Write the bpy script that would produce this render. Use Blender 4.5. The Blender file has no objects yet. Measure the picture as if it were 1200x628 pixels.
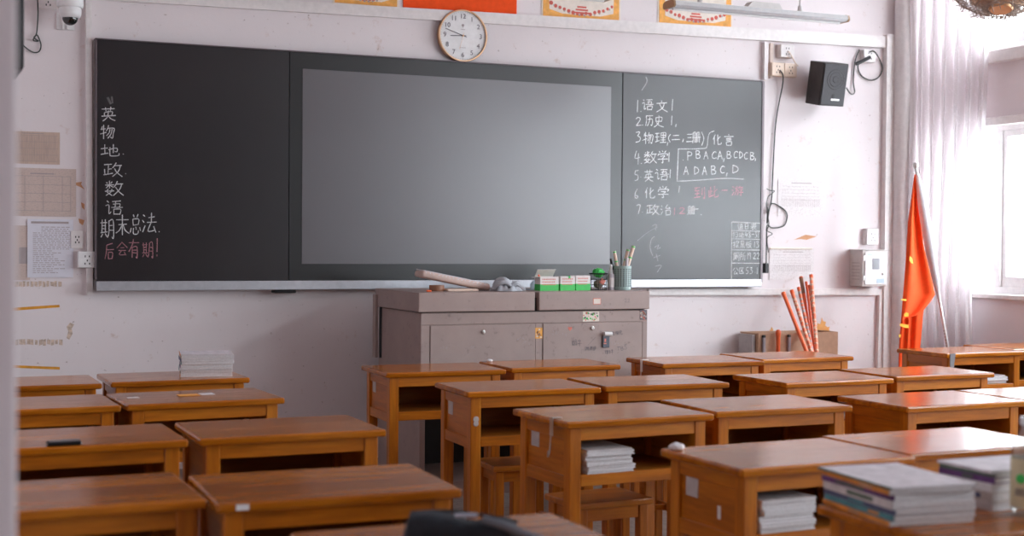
import bpy, bmesh, math, random
from mathutils import Vector, Matrix
random.seed(7)
SC = bpy.context.scene
COL = SC.collection
PI = math.pi

# ------------------------------------------------------------------ camera
F = 1622.3
YAW, PITCH, ROLL = (math.radians(a) for a in (23.493, -0.995, 0.436))
EYE = 1.3515
FW = Vector((math.sin(YAW)*math.cos(PITCH), math.cos(YAW)*math.cos(PITCH), math.sin(PITCH)))
RT0 = Vector((math.cos(YAW), -math.sin(YAW), 0)); UP0 = RT0.cross(FW)
RT = RT0*math.cos(ROLL) + UP0*math.sin(ROLL); UP = UP0*math.cos(ROLL) - RT0*math.sin(ROLL)
CAM = Vector((0, 0, EYE))
def ray(x, y): return FW*F + RT*(x-600) - UP*(y-314)
def atY(x, y, Y):
    d = ray(x, y); return CAM + d*(Y/d.y)
def atX(x, y, X):
    d = ray(x, y); return CAM + d*(X/d.x)
def atZ(x, y, Z):
    d = ray(x, y); return CAM + d*((Z-EYE)/d.z)
cd = bpy.data.cameras.new('camera'); cam = bpy.data.objects.new('camera', cd); COL.objects.link(cam)
cd.sensor_fit = 'HORIZONTAL'; cd.sensor_width = 36; cd.lens = 36*F/1200; cd.clip_start = .05
m = Matrix((RT, UP, -FW)).transposed().to_4x4(); m.translation = CAM
cam.matrix_world = m
cd.dof.use_dof = True; cd.dof.focus_distance = 7.0; cd.dof.aperture_fstop = 2.8
SC.camera = cam

# ------------------------------------------------------------------ mesh helpers
def BM(): return bmesh.new()
def box(bm, lo, hi, bev=0, seg=1, M=None):
    lo, hi = Vector(lo), Vector(hi); c = (lo+hi)/2; s = hi-lo
    mat = Matrix.Translation(c) @ Matrix.Diagonal((abs(s.x), abs(s.y), abs(s.z), 1))
    r = bmesh.ops.create_cube(bm, size=1, matrix=mat)
    vs = r['verts']
    if bev > 0:
        es = list({e for v in vs for e in v.link_edges})
        rb = bmesh.ops.bevel(bm, geom=es, offset=bev, segments=seg, affect='EDGES', profile=.5)
        vs = list({v for v in rb['verts']} | {v for v in vs if v.is_valid})
    if M is not None:
        bmesh.ops.transform(bm, matrix=M, verts=[v for v in vs if v.is_valid])
    return vs
def frame_of(d):
    d = d.normalized(); a = Vector((0, 0, 1)) if abs(d.z) < .9 else Vector((1, 0, 0))
    u = d.cross(a).normalized(); return u, d.cross(u).normalized()
def cyl(bm, p0, p1, r0, r1=None, n=16, caps=True):
    p0, p1 = Vector(p0), Vector(p1); r1 = r0 if r1 is None else r1
    u, v = frame_of(p1-p0)
    ring = lambda p, r: [bm.verts.new(p + u*(r*math.cos(2*PI*i/n)) + v*(r*math.sin(2*PI*i/n))) for i in range(n)]
    a, b = ring(p0, r0), ring(p1, r1)
    for i in range(n): bm.faces.new((a[i], a[(i+1) % n], b[(i+1) % n], b[i]))
    if caps: bm.faces.new(a[::-1]); bm.faces.new(b)
def tube(bm, pts, r, n=8):
    pts = [Vector(p) for p in pts]; rings = []; pu = None
    for i, p in enumerate(pts):
        d = (pts[min(i+1, len(pts)-1)] - pts[max(i-1, 0)])
        if d.length < 1e-9: d = Vector((0, 0, 1))
        d.normalize()
        if pu is None: u, v = frame_of(d)
        else:
            u = (pu - d*pu.dot(d))
            u = u.normalized() if u.length > 1e-6 else frame_of(d)[0]
            v = d.cross(u)
        pu = u
        rr = r[i] if isinstance(r, (list, tuple)) else r
        rings.append([bm.verts.new(p + u*(rr*math.cos(2*PI*k/n)) + v*(rr*math.sin(2*PI*k/n))) for k in range(n)])
    for a, b in zip(rings, rings[1:]):
        for k in range(n): bm.faces.new((a[k], a[(k+1) % n], b[(k+1) % n], b[k]))
    bm.faces.new(rings[0][::-1]); bm.faces.new(rings[-1])
def spline(pts, k=6):
    pts = [Vector(p) for p in pts]; out = []
    for i in range(len(pts)-1):
        p0, p1, p2, p3 = pts[max(i-1, 0)], pts[i], pts[i+1], pts[min(i+2, len(pts)-1)]
        for j in range(k):
            t = j/k
            out.append(.5*((2*p1) + (p2-p0)*t + (2*p0-5*p1+4*p2-p3)*t*t + (3*p1-p0-3*p2+p3)*t**3))
    return out + [pts[-1]]
def lathe(bm, prof, n=24, c=(0, 0, 0), M=None):
    c = Vector(c); rings = []
    T = (lambda p: c+p) if M is None else (lambda p: c + M @ p)
    for r, z in prof:
        if r < 1e-6: rings.append([bm.verts.new(T(Vector((0, 0, z))))])
        else: rings.append([bm.verts.new(T(Vector((r*math.cos(2*PI*i/n), r*math.sin(2*PI*i/n), z)))) for i in range(n)])
    for a, b in zip(rings, rings[1:]):
        if len(a) == 1 and len(b) == 1: continue
        for i in range(n):
            j = (i+1) % n
            if len(a) == 1: bm.faces.new((a[0], b[j], b[i]))
            elif len(b) == 1: bm.faces.new((a[i], a[j], b[0]))
            else: bm.faces.new((a[i], a[j], b[j], b[i]))
def prism(bm, poly, ax, lo, hi):
    """poly: 2-D points; ax: index of the extrusion axis"""
    def P(p, t):
        q = [0, 0, 0]; o = [i for i in range(3) if i != ax]; q[o[0]], q[o[1]] = p; q[ax] = t; return q
    a = [bm.verts.new(P(p, lo)) for p in poly]; b = [bm.verts.new(P(p, hi)) for p in poly]; n = len(poly)
    bm.faces.new(a); bm.faces.new(b[::-1])
    for i in range(n): bm.faces.new((a[i], b[i], b[(i+1) % n], a[(i+1) % n]))
def slab(bm, quad, nrm, t):
    """thin plate over a planar polygon (list of points), thickness t along nrm"""
    nrm = Vector(nrm); a = [bm.verts.new(Vector(p)) for p in quad]; b = [bm.verts.new(Vector(p)+nrm*t) for p in quad]; n = len(a)
    bm.faces.new(a); bm.faces.new(b[::-1])
    for i in range(n): bm.faces.new((a[i], b[i], b[(i+1) % n], a[(i+1) % n]))

def mk(name, bm, mat, parent=None, loc=(0, 0, 0), rot=(0, 0, 0), smooth=False, label=None, cat=None, group=None, kind=None):
    bmesh.ops.recalc_face_normals(bm, faces=bm.faces)
    me = bpy.data.meshes.new(name); bm.to_mesh(me); bm.free()
    me.materials.append(mat)
    if smooth:
        me.polygons.foreach_set('use_smooth', [True]*len(me.polygons))
        try: me.set_sharp_from_angle(angle=math.radians(40))
        except Exception: pass
    o = bpy.data.objects.new(name, me); COL.objects.link(o); o.location = loc; o.rotation_euler = rot
    if parent: o.parent = parent
    tag(o, label, cat, group, kind); return o
def tag(o, label=None, cat=None, group=None, kind=None):
    for k, v in (('label', label), ('category', cat), ('group', group), ('kind', kind)):
        if v: o[k] = v
def thing(name, label, cat, loc=(0, 0, 0), rot=(0, 0, 0), group=None):
    o = bpy.data.objects.new(name, None); COL.objects.link(o); o.empty_display_size = .05
    o.location = loc; o.rotation_euler = rot; tag(o, label, cat, group); return o
def copy_tree(o, parent=None):
    c = o.copy(); COL.objects.link(c)
    if parent: c.parent = parent
    for ch in list(o.children): copy_tree(ch, c)
    return c
def struct(name, bm, mat, smooth=False, parent=None):
    return mk(name, bm, mat, parent, smooth=smooth, kind='structure' if parent is None else None)

# ------------------------------------------------------------------ materials
def newmat(name):
    mt = bpy.data.materials.new(name); mt.use_nodes = True
    nt = mt.node_tree; b = nt.nodes['Principled BSDF']; return mt, nt, b
def ramp(nt, fac, stops):
    r = nt.nodes.new('ShaderNodeValToRGB'); el = r.color_ramp.elements
    while len(el) < len(stops): el.new(.5)
    for e, (p, c) in zip(el, stops): e.position = p; e.color = (*c, 1)
    nt.links.new(fac, r.inputs['Fac']); return r.outputs['Color']
def coords(nt, scale, rnd=True, space='Object'):
    tc = nt.nodes.new('ShaderNodeTexCoord'); v = tc.outputs[space]
    if rnd:
        oi = nt.nodes.new('ShaderNodeObjectInfo'); mu = nt.nodes.new('ShaderNodeVectorMath'); mu.operation = 'SCALE'
        mu.inputs[0].default_value = (13.1, 7.7, 9.3); nt.links.new(oi.outputs['Random'], mu.inputs['Scale'])
        ad = nt.nodes.new('ShaderNodeVectorMath'); nt.links.new(v, ad.inputs[0]); nt.links.new(mu.outputs[0], ad.inputs[1]); v = ad.outputs[0]
    mp = nt.nodes.new('ShaderNodeMapping'); mp.inputs['Scale'].default_value = scale; nt.links.new(v, mp.inputs['Vector'])
    return mp.outputs['Vector'], v
def noise(nt, vec, scale, detail=3, rough=.55):
    n = nt.nodes.new('ShaderNodeTexNoise'); n.inputs['Scale'].default_value = scale
    n.inputs['Detail'].default_value = detail; n.inputs['Roughness'].default_value = rough
    nt.links.new(vec, n.inputs['Vector']); return n.outputs['Fac']
def mixc(nt, fac, a, b, mode='MIX'):
    x = nt.nodes.new('ShaderNodeMix'); x.data_type = 'RGBA'; x.blend_type = mode
    for s, v in ((x.inputs[0], fac), (x.inputs[6], a), (x.inputs[7], b)):
        if hasattr(v, 'is_linked'): nt.links.new(v, s)
        elif isinstance(v, (int, float)): s.default_value = v
        else: s.default_value = (*v, 1)
    return x.outputs[2]
def bump(nt, b, h, strength, dist=.002):
    n = nt.nodes.new('ShaderNodeBump'); n.inputs['Strength'].default_value = strength; n.inputs['Distance'].default_value = dist
    nt.links.new(h, n.inputs['Height']); nt.links.new(n.outputs[0], b.inputs['Normal'])
def plain(name, col, rough=.5, metal=0, spec=.5, var=.06, vs=30, bmp=0):
    mt, nt, b = newmat(name)
    v, _ = coords(nt, (1, 1, 1)); f = noise(nt, v, vs)
    lo = tuple(c*(1-var) for c in col); hi = tuple(min(1, c*(1+var)) for c in col)
    nt.links.new(ramp(nt, f, [(.3, lo), (.7, hi)]), b.inputs['Base Color'])
    b.inputs['Roughness'].default_value = rough; b.inputs['Metallic'].default_value = metal
    b.inputs['Specular IOR Level'].default_value = spec
    if bmp: bump(nt, b, f, bmp)
    return mt
def wood(name, axis, rough=.3, dark=1.0, planks=False, spec=.5):
    mt, nt, b = newmat(name)
    sc = [14, 14, 14]; sc[axis] = 1.3
    v, raw = coords(nt, sc); f = noise(nt, v, 1.6, 5, .62)
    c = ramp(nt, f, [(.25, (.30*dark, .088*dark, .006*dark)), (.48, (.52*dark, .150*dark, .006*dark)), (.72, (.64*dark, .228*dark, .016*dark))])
    v2, _ = coords(nt, [s*2.4 for s in sc]); f2 = noise(nt, v2, 2.2, 3)
    c = mixc(nt, .35, c, ramp(nt, f2, [(.35, (.45, .40, .36)), (.62, (1, 1, 1))]), 'MULTIPLY')
    if planks:
        sp = nt.nodes.new('ShaderNodeSeparateXYZ'); nt.links.new(raw, sp.inputs[0])
        mu = nt.nodes.new('ShaderNodeMath'); mu.operation = 'MULTIPLY'; mu.inputs[1].default_value = 9.5; nt.links.new(sp.outputs['Y'], mu.inputs[0])
        fl = nt.nodes.new('ShaderNodeMath'); fl.operation = 'FLOOR'; nt.links.new(mu.outputs[0], fl.inputs[0])
        wn = nt.nodes.new('ShaderNodeTexWhiteNoise'); wn.noise_dimensions = '1D'; nt.links.new(fl.outputs[0], wn.inputs['W'])
        c = mixc(nt, .8, c, ramp(nt, wn.outputs['Value'], [(0, (.55, .48, .44)), (1, (1.0, 1.0, 1.0))]), 'MULTIPLY')
        v3, _ = coords(nt, (3, 8, 3)); f3 = noise(nt, v3, 2.5, 4)
        rr = nt.nodes.new('ShaderNodeMapRange'); rr.inputs[1].default_value = .3; rr.inputs[2].default_value = .75
        rr.inputs[3].default_value = rough*.92; rr.inputs[4].default_value = rough*1.25; nt.links.new(f3, rr.inputs[0]); nt.links.new(rr.outputs[0], b.inputs['Roughness'])
    else: b.inputs['Roughness'].default_value = rough
    nt.links.new(c, b.inputs['Base Color']); b.inputs['Specular IOR Level'].default_value = spec
    bump(nt, b, f, .12, .0015)
    return mt
def wallmat(name, col, stains=True):
    mt, nt, b = newmat(name)
    tc = nt.nodes.new('ShaderNodeTexCoord'); P = tc.outputs['Object']
    f = noise(nt, P, 1.1, 4, .6)
    c = ramp(nt, f, [(.3, tuple(x*.93 for x in col)), (.7, col)])
    if stains:
        g = noise(nt, P, 9, 6, .7)
        c = mixc(nt, ramp(nt, g, [(.62, (0, 0, 0)), (.72, (.6, .6, .6))]), c, (.60, .44, .38))
        h = noise(nt, P, 38, 3, .6)
        c = mixc(nt, ramp(nt, h, [(.68, (0, 0, 0)), (.74, (.7, .7, .7))]), c, (.34, .25, .22))
    nt.links.new(c, b.inputs['Base Color']); b.inputs['Roughness'].default_value = .75; b.inputs['Specular IOR Level'].default_value = .25
    k = noise(nt, P, 55, 4); bump(nt, b, k, .12, .004)
    return mt
def printed(name, col, ink, sx, sz, amt=.5):
    """paper with rows of tiny printed marks"""
    mt, nt, b = newmat(name)
    v, _ = coords(nt, (sx, sx, sz), rnd=False)
    f = noise(nt, v, 1, 1, .4)
    c = mixc(nt, ramp(nt, f, [(.50, (0, 0, 0)), (.66, (amt,)*3)]), col, ink)
    nt.links.new(c, b.inputs['Base Color']); b.inputs['Roughness'].default_value = .8; b.inputs['Specular IOR Level'].default_value = .2
    return mt

M = {}
M['wall'] = wallmat('wall_paint', (.82, .755, .765))
M['wall_clean'] = wallmat('side_wall_paint', (.80, .725, .735), False)
M['pilaster'] = wallmat('pilaster_paint', (.80, .72, .74), False)
M['ceiling'] = wallmat('ceiling_paint', (.80, .73, .735), False)
M['floor'] = plain('terrazzo_floor', (.34, .29, .26), .45, var=.25, vs=40)
M['trim'] = plain('white_plastic_trim', (.80, .76, .75), .45)
M['pipe'] = plain('painted_pipe', (.72, .68, .68), .5)
M['top'] = wood('varnished_tabletop_wood', 0, .17, 1.05, True, .45)
M['rail'] = wood('varnished_rail_wood', 0, .33)
M['leg'] = wood('varnished_leg_wood', 2, .33)
M['side'] = wood('varnished_side_wood', 1, .33, .92)
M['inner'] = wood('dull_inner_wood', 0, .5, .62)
M['seat'] = wood('stool_seat_wood', 0, .3, .95)
M['paper'] = plain('white_paper', (.78, .76, .78), .75, spec=.2, var=.04)
M['pages'] = plain('page_edges', (.76, .74, .75), .8, spec=.15, var=.10, vs=160)
M['black'] = plain('black_plastic', (.008, .007, .008), .5, spec=.3)
M['dark'] = plain('dark_rubber', (.035, .035, .038), .6)
M['chalk_bright'] = plain('bright_chalk', (.86, .86, .86), .95, spec=.05, var=.15, vs=160)
M['chalk'] = plain('white_chalk', (.60, .60, .60), .95, spec=.05, var=.3, vs=160)
M['chalk_faint'] = plain('smudged_chalk', (.50, .49, .50), .95, spec=.05, var=.3, vs=120)
M['chalk_pink'] = plain('pink_chalk', (.75, .36, .42), .95, spec=.05, var=.3, vs=160)
M['chalk_pink_dim'] = plain('dim_pink_chalk', (.40, .20, .22), .95, spec=.05, var=.3, vs=160)
M['alu'] = plain('aluminium_rail', (.55, .56, .60), .38, metal=.6)
M['steel'] = plain('steel', (.62, .60, .58), .3, metal=1)
M['gold'] = plain('rose_gold_metal', (.80, .50, .30), .28, metal=1)
M['copper'] = plain('copper_disc', (.80, .45, .24), .35, metal=.8)
M['dusty'] = plain('dusty_bronze_wire', (.50, .40, .34), .8, var=.3, vs=80)
M['white'] = plain('white_plastic', (.82, .81, .81), .35)
M['socket'] = plain('socket_plastic', (.78, .74, .73), .4)
M['yellowed'] = plain('yellowed_plastic', (.76, .60, .48), .4)
M['cable'] = plain('dark_cable', (.05, .055, .05), .5)
M['taupe'] = None
M['red'] = plain('red_orange_cloth', (.86, .085, .013), .8, spec=.2)
M['yellow'] = plain('yellow_print', (.85, .50, .04), .7)
M['orange_paper'] = plain('orange_certificate_border', (.86, .42, .10), .7, var=.15)
M['cream'] = plain('cream_certificate_paper', (.80, .72, .64), .7)
M['crimson'] = plain('crimson_print', (.62, .12, .09), .7)
M['greyprint'] = plain('grey_print', (.42, .38, .37), .8)
M['ink'] = plain('faded_ink', (.40, .34, .34), .8)
M['ink_dark'] = plain('dark_ink', (.16, .14, .16), .8)
M['oldpaper'] = printed('yellowed_notice_paper', (.60, .46, .38), (.42, .32, .28), 200, 20, .35)
M['oldpaper2'] = printed('faded_notice_paper', (.62, .50, .45), (.42, .34, .32), 90, 260, .4)
M['newpaper'] = plain('notice_sheet', (.72, .71, .78), .7, var=.03)
M['faded'] = printed('bleached_notice_paper', (.78, .74, .74), (.58, .52, .52), 150, 110, .5)
M['tape'] = plain('orange_tape', (.74, .33, .03), .5, var=.15)
M['tape_old'] = plain('torn_tape_residue', (.60, .47, .38), .7, var=.3, vs=60)
M['cardboard'] = plain('cardboard', (.48, .29, .19), .8, var=.08)
M['orange'] = plain('orange_plastic', (.82, .13, .035), .35)
M['leafpaper'] = plain('orange_leaf_paper', (.82, .42, .14), .8)
M['brown'] = plain('brown_plastic', (.30, .13, .07), .5)
M['green'] = plain('bright_green_print', (.05, .55, .10), .45)
M['boxwhite'] = plain('chalk_box_card', (.80, .74, .72), .5)
M['redprint'] = plain('orange_red_print', (.75, .22, .16), .6)
M['teal'] = plain('pale_teal_plastic', (.36, .47, .45), .4)
M['beige'] = plain('beige_card_tube', (.84, .66, .54), .6)
M['cloth'] = plain('grey_cloth', (.42, .43, .46), .9, var=.15, bmp=.3)
M['blueprint'] = plain('pale_blue_paper', (.40, .52, .60), .6)
M['denim'] = plain('navy_fabric', (.022, .028, .038), .85, var=.3)
M['pouch'] = plain('grey_lining', (.30, .30, .36), .8)
M['stick'] = plain('grey_sticker', (.50, .45, .45), .6, var=.1)
M['grey'] = plain('grey_paint', (.62, .59, .57), .45)
M['lampgrey'] = plain('lamp_aluminium', (.66, .67, .70), .32, metal=.35)
M['endcap'] = plain('bronze_end_cap', (.42, .26, .14), .4, metal=.3)

mt, nt, b = newmat('lectern_paint')
v, raw = coords(nt, (1, 1, 1), False)
f = noise(nt, raw, 5, 5, .65)
c = ramp(nt, f, [(.3, (.34, .255, .235)), (.7, (.40, .305, .28))])
g = noise(nt, raw, 26, 4, .7)
c = mixc(nt, ramp(nt, g, [(.60, (0, 0, 0)), (.72, (.55, .55, .55))]), c, (.15, .11, .11))
nt.links.new(c, b.inputs['Base Color']); b.inputs['Roughness'].default_value = .42; M['taupe'] = mt

def boardmat(name, col, rough, spec, smudge):
    mt, nt, b = newmat(name)
    v, raw = coords(nt, (1, 1, 1), False)
    f = noise(nt, raw, 2.2, 6, .65)
    hi = tuple(x+smudge for x in col)
    nt.links.new(ramp(nt, f, [(.42, col), (.8, hi)]), b.inputs['Base Color'])
    b.inputs['Roughness'].default_value = rough; b.inputs['Specular IOR Level'].default_value = spec; b.inputs['IOR'].default_value = 1.6
    return mt
M['board'] = boardmat('blackboard_paint', (.0075, .0042, .0062), .34, .62, .006)
M['bezel'] = boardmat('display_bezel', (.0045, .004, .0042), .33, .62, .002)
M['screen'] = boardmat('matte_display_glass', (.082, .072, .080), .33, 1.0, .006)

# thin window glass that lets daylight straight through
mt, nt, b = newmat('window_glass')
nt.nodes.remove(b); out = nt.nodes['Material Output']
tr = nt.nodes.new('ShaderNodeBsdfTransparent'); gl = nt.nodes.new('ShaderNodeBsdfGlossy'); gl.inputs['Roughness'].default_value = .05
tr.inputs['Color'].default_value = (.95, .97, .97, 1)
mx = nt.nodes.new('ShaderNodeMixShader'); mx.inputs[0].default_value = .06
nt.links.new(tr.outputs[0], mx.inputs[1]); nt.links.new(gl.outputs[0], mx.inputs[2]); nt.links.new(mx.outputs[0], out.inputs[0]); M['glass'] = mt
# clear plastic
mt, nt, b = newmat('clear_plastic')
nt.nodes.remove(b); out = nt.nodes['Material Output']
tr = nt.nodes.new('ShaderNodeBsdfTransparent'); gl = nt.nodes.new('ShaderNodeBsdfGlossy'); gl.inputs['Roughness'].default_value = .12
tr.inputs['Color'].default_value = (.90, .93, .93, 1)
mx = nt.nodes.new('ShaderNodeMixShader'); mx.inputs[0].default_value = .22
nt.links.new(tr.outputs[0], mx.inputs[1]); nt.links.new(gl.outputs[0], mx.inputs[2]); nt.links.new(mx.outputs[0], out.inputs[0]); M['clear'] = mt
# curtain: woven cloth lit through
mt, nt, b = newmat('curtain_cloth')
v, raw = coords(nt, (1, 1, 1), False)
wv = nt.nodes.new('ShaderNodeTexNoise'); wv.inputs['Scale'].default_value = 7; wv.inputs['Distortion'].default_value = 2.5; wv.inputs['Detail'].default_value = 1
nt.links.new(raw, wv.inputs['Vector'])
c = ramp(nt, wv.outputs['Fac'], [(.47, (.84, .80, .81)), (.495, (.92, .88, .90)), (.52, (.84, .80, .81))])
nt.links.new(c, b.inputs['Base Color']); b.inputs['Roughness'].default_value = .7; b.inputs['Sheen Weight'].default_value = .2
tl = nt.nodes.new('ShaderNodeBsdfTranslucent'); nt.links.new(c, tl.inputs[0])
mx = nt.nodes.new('ShaderNodeMixShader'); mx.inputs[0].default_value = .45
out = nt.nodes['Material Output']; nt.links.new(b.outputs[0], mx.inputs[1]); nt.links.new(tl.outputs[0], mx.inputs[2]); nt.links.new(mx.outputs[0], out.inputs[0]); M['curtain'] = mt

# ------------------------------------------------------------------ room
WY, XR, XL, YB, ZC = 7.76, 6.66, -.06, -2.2, 3.45
bm = BM(); box(bm, (XL-.3, YB-.2, -.15), (XR+.3, WY+.2, 0)); struct('floor', bm, M['floor'])
bm = BM(); box(bm, (XL-.3, YB-.2, ZC), (XR+.3, WY+.2, ZC+.15)); struct('ceiling', bm, M['ceiling'])
bm = BM(); box(bm, (XL-.3, WY, 0), (XR+.3, WY+.2, ZC)); struct('wall_front', bm, M['wall'])
bm = BM(); box(bm, (XL-.3, YB-.2, 0), (XR+.3, YB, ZC)); struct('wall_back', bm, M['wall_clean'])
bm = BM(); box(bm, (.5, YB, .3), (6.3, YB+.04, 3.4)); struct('glare_block_panel', bm, plain('glare_block_black', (.012, .011, .011), .7, spec=.2))  # added dark panel, out of view, to darken what the chalkboard reflects
bm = BM(); box(bm, (XL-.2, YB, 0), (XL, WY, ZC)); struct('wall_left', bm, M['wall_clean'])
bm = BM(); box(bm, (XL, 1.80, 0), (.120, 2.05, ZC), .006, 2); struct('trim_1', bm, M['pilaster'])   # pilaster beside the viewer
# window wall: sill wall, beam, upper strip, piers
spans = [(5.55, 7.70), (3.25, 5.15), (.95, 2.85), (-1.35, .55)]
SILL, LOW, BT, HI = 1.038, 2.186, 2.585, 3.28
bm = BM()
box(bm, (XR, YB, 0), (XR+.24, WY, SILL)); box(bm, (XR, YB, LOW), (XR+.24, WY, BT)); box(bm, (XR, YB, HI), (XR+.24, WY, ZC))
edges = [YB] + [y for s in spans[::-1] for y in s] + [WY]
for a, b_ in zip(edges[0::2], edges[1::2]):
    box(bm, (XR, a, SILL), (XR+.24, b_, LOW)); box(bm, (XR, a, BT), (XR+.24, b_, HI))
struct('wall_right', bm, M['wall_clean'])
bm = BM(); box(bm, (XR-.05, YB, BT-.002), (XR+.02, WY, BT+.082), .006); struct('trim_2', bm, M['trim'])       # ledge on the beam
bm = BM(); box(bm, (XR-.035, YB, LOW-.02), (XR+.02, WY, LOW+.035), .004); struct('trim_3', bm, M['trim'])
bm = BM(); box(bm, (XR-.04, 5.4, SILL-.03), (XR+.1, 7.55, SILL+.004), .006); struct('trim_4', bm, M['trim'])
def window(n, y0, y1, z0, z1, mull):
    root = bpy.data.objects.new('window_%d' % n, None); COL.objects.link(root); root['kind'] = 'structure'
    x0, x1 = XR+.06, XR+.12
    bm = BM(); t = .05
    box(bm, (x0, y0, z0), (x1, y0+t, z1), .004); box(bm, (x0, y1-t, z0), (x1, y1, z1), .004)
    box(bm, (x0, y0+t, z0), (x1, y1-t, z0+t), .004); box(bm, (x0, y0+t, z1-t), (x1, y1-t, z1), .004)
    mk('window_frame', bm, M['white'], root)
    yy = [y0+t] + mull + [y1-t]
    for i, y in enumerate(mull):
        bm = BM(); box(bm, (x0-.01, y-.028, z0+t), (x1+.005, y+.028, z1-t), .004); mk('mullion', bm, M['white'], root)
    for i, (a, c_) in enumerate(zip(yy, yy[1:])):
        a2, c2 = a+.028*(i > 0), c_-.028*(i < len(yy)-2); o = .012*(i % 2); s = .04
        bm = BM()
        box(bm, (x0+.01+o, a2, z0+t), (x0+.035+o, a2+s, z1-t)); box(bm, (x0+.01+o, c2-s, z0+t), (x0+.035+o, c2, z1-t))
        box(bm, (x0+.01+o, a2+s, z0+t), (x0+.035+o, c2-s, z0+t+.07)); box(bm, (x0+.01+o, a2+s, z1-t-s), (x0+.035+o, c2-s, z1-t))
        sash = mk('sash', bm, M['white'], root)
        bm = BM(); box(bm, (x0+.020+o, a2+s-.005, z0+t+.06), (x0+.025+o, c2-s+.005, z1-t-s+.005)); mk('pane', bm, M['glass'], sash)
n = 1
for (a, b_) in spans:
    w = (b_-a)
    mull = [7.25, 6.6, 6.05] if n == 1 else [a+w*k/3 for k in (1, 2)]
    window(n, a, b_, SILL, LOW, sorted(mull)); n += 1
    window(n, a, b_, BT+.08, HI, [a+w/2]); n += 1

# trunking and conduits on the front wall
def wall_bar(name, quad, depth, mat=None, bev=0):
    """bar fixed flat on the front wall: quad of pixel corners lying on the wall"""
    bm = BM(); slab(bm, [atY(x, y, WY) for x, y in quad], (0, -1, 0), depth); return struct(name, bm, mat or M['trim'])
wall_bar('trim_5', [(60, -15), (1035, 43), (1035, 56.5), (60, -3)], .030)                      # cable trunking across the wall
wall_bar('trim_6', [(99.5, -20), (106.5, -20), (108, 345), (101.5, 345)], .035)
wall_bar('trim_7', [(108.5, 48), (111.3, 48), (112.5, 340), (109.7, 340)], .020)
wall_bar('trim_8', [(893.2, 50), (897.6, 50), (896.8, 94), (892.6, 94)], .03)
wall_bar('trim_9', [(901, 51), (904.5, 51), (904, 92), (900.5, 92)], .02, plain('aged_trim', (.66, .54, .48), .5))
wall_bar('trim_10', [(1035, 41), (1044, 41.5), (1039, 440), (1030, 440)], .045)
wall_bar('trim_11', [(1041, 76), (1073, 77.5), (1073, 89), (1041, 88)], .05)
wall_bar('trim_12', [(758, 338.5), (1031, 338), (1031, 345.5), (758, 345.5)], .03)
wall_bar('trim_13', [(1027.5, 345.5), (1036, 345.5), (1033, 440), (1025, 440)], .03)
bm = BM()
p = atY(1058, 200, WY-.06)
cyl(bm, (p.x, WY-.072, 0), (p.x, WY-.072, ZC), .075, n=24); o = struct('trim_14', bm, M['pipe'], True)      # drain pipe in the corner
bm = BM(); box(bm, (XL, WY-.012, 0), (XR, WY, .09)); struct('baseboard_front', bm, plain('skirting', (.35, .30, .29), .5))

# ------------------------------------------------------------------ light
wd = bpy.data.worlds.new('overcast_sky'); SC.world = wd; wd.use_nodes = True
wn = wd.node_tree; bg = wn.nodes['Background']
SKY, LOBE, LOBE_AXIS = 10.0, 18.0, Vector((.60, -.70, .42)).normalized()     # bright cloud where the sun stands behind the overcast
tc = wn.nodes.new('ShaderNodeTexCoord'); dp = wn.nodes.new('ShaderNodeVectorMath'); dp.operation = 'DOT_PRODUCT'
wn.links.new(tc.outputs['Generated'], dp.inputs[0]); dp.inputs[1].default_value = LOBE_AXIS
mxn = wn.nodes.new('ShaderNodeMath'); mxn.operation = 'MAXIMUM'; mxn.inputs[1].default_value = 0; wn.links.new(dp.outputs['Value'], mxn.inputs[0])
pw = wn.nodes.new('ShaderNodeMath'); pw.operation = 'POWER'; pw.inputs[1].default_value = 3; wn.links.new(mxn.outputs[0], pw.inputs[0])
ma = wn.nodes.new('ShaderNodeMath'); ma.operation = 'MULTIPLY_ADD'; ma.inputs[1].default_value = LOBE; ma.inputs[2].default_value = SKY; wn.links.new(pw.outputs[0], ma.inputs[0])
wn.links.new(ma.outputs[0], bg.inputs['Strength']); bg.inputs['Color'].default_value = (.88, .93, 1.0, 1)
for i, (a, b_) in enumerate(spans):
    for (z0, z1) in ((SILL, LOW), (BT+.08, HI)):
        ld = bpy.data.lights.new('window_portal', 'AREA'); ld.shape = 'RECTANGLE'; ld.size = b_-a; ld.size_y = z1-z0
        ld.cycles.is_portal = True
        lo = bpy.data.objects.new('window_portal', ld); COL.objects.link(lo); lo.location = (XR+.15, (a+b_)/2, (z0+z1)/2)
        lo.rotation_euler = (PI/2, 0, PI/2)
SC.cycles.max_bounces = 10; SC.cycles.diffuse_bounces = 7; SC.cycles.glossy_bounces = 4; SC.cycles.transparent_max_bounces = 12
SC.cycles.caustics_reflective = False; SC.cycles.caustics_refractive = False
SC.cycles.sample_clamp_indirect = 6
SC.view_settings.view_transform = 'Standard'; SC.view_settings.look = 'None'; SC.view_settings.gamma = 1
SC.view_settings.exposure = 0.12; SC.view_settings.use_curve_mapping = False


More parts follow.
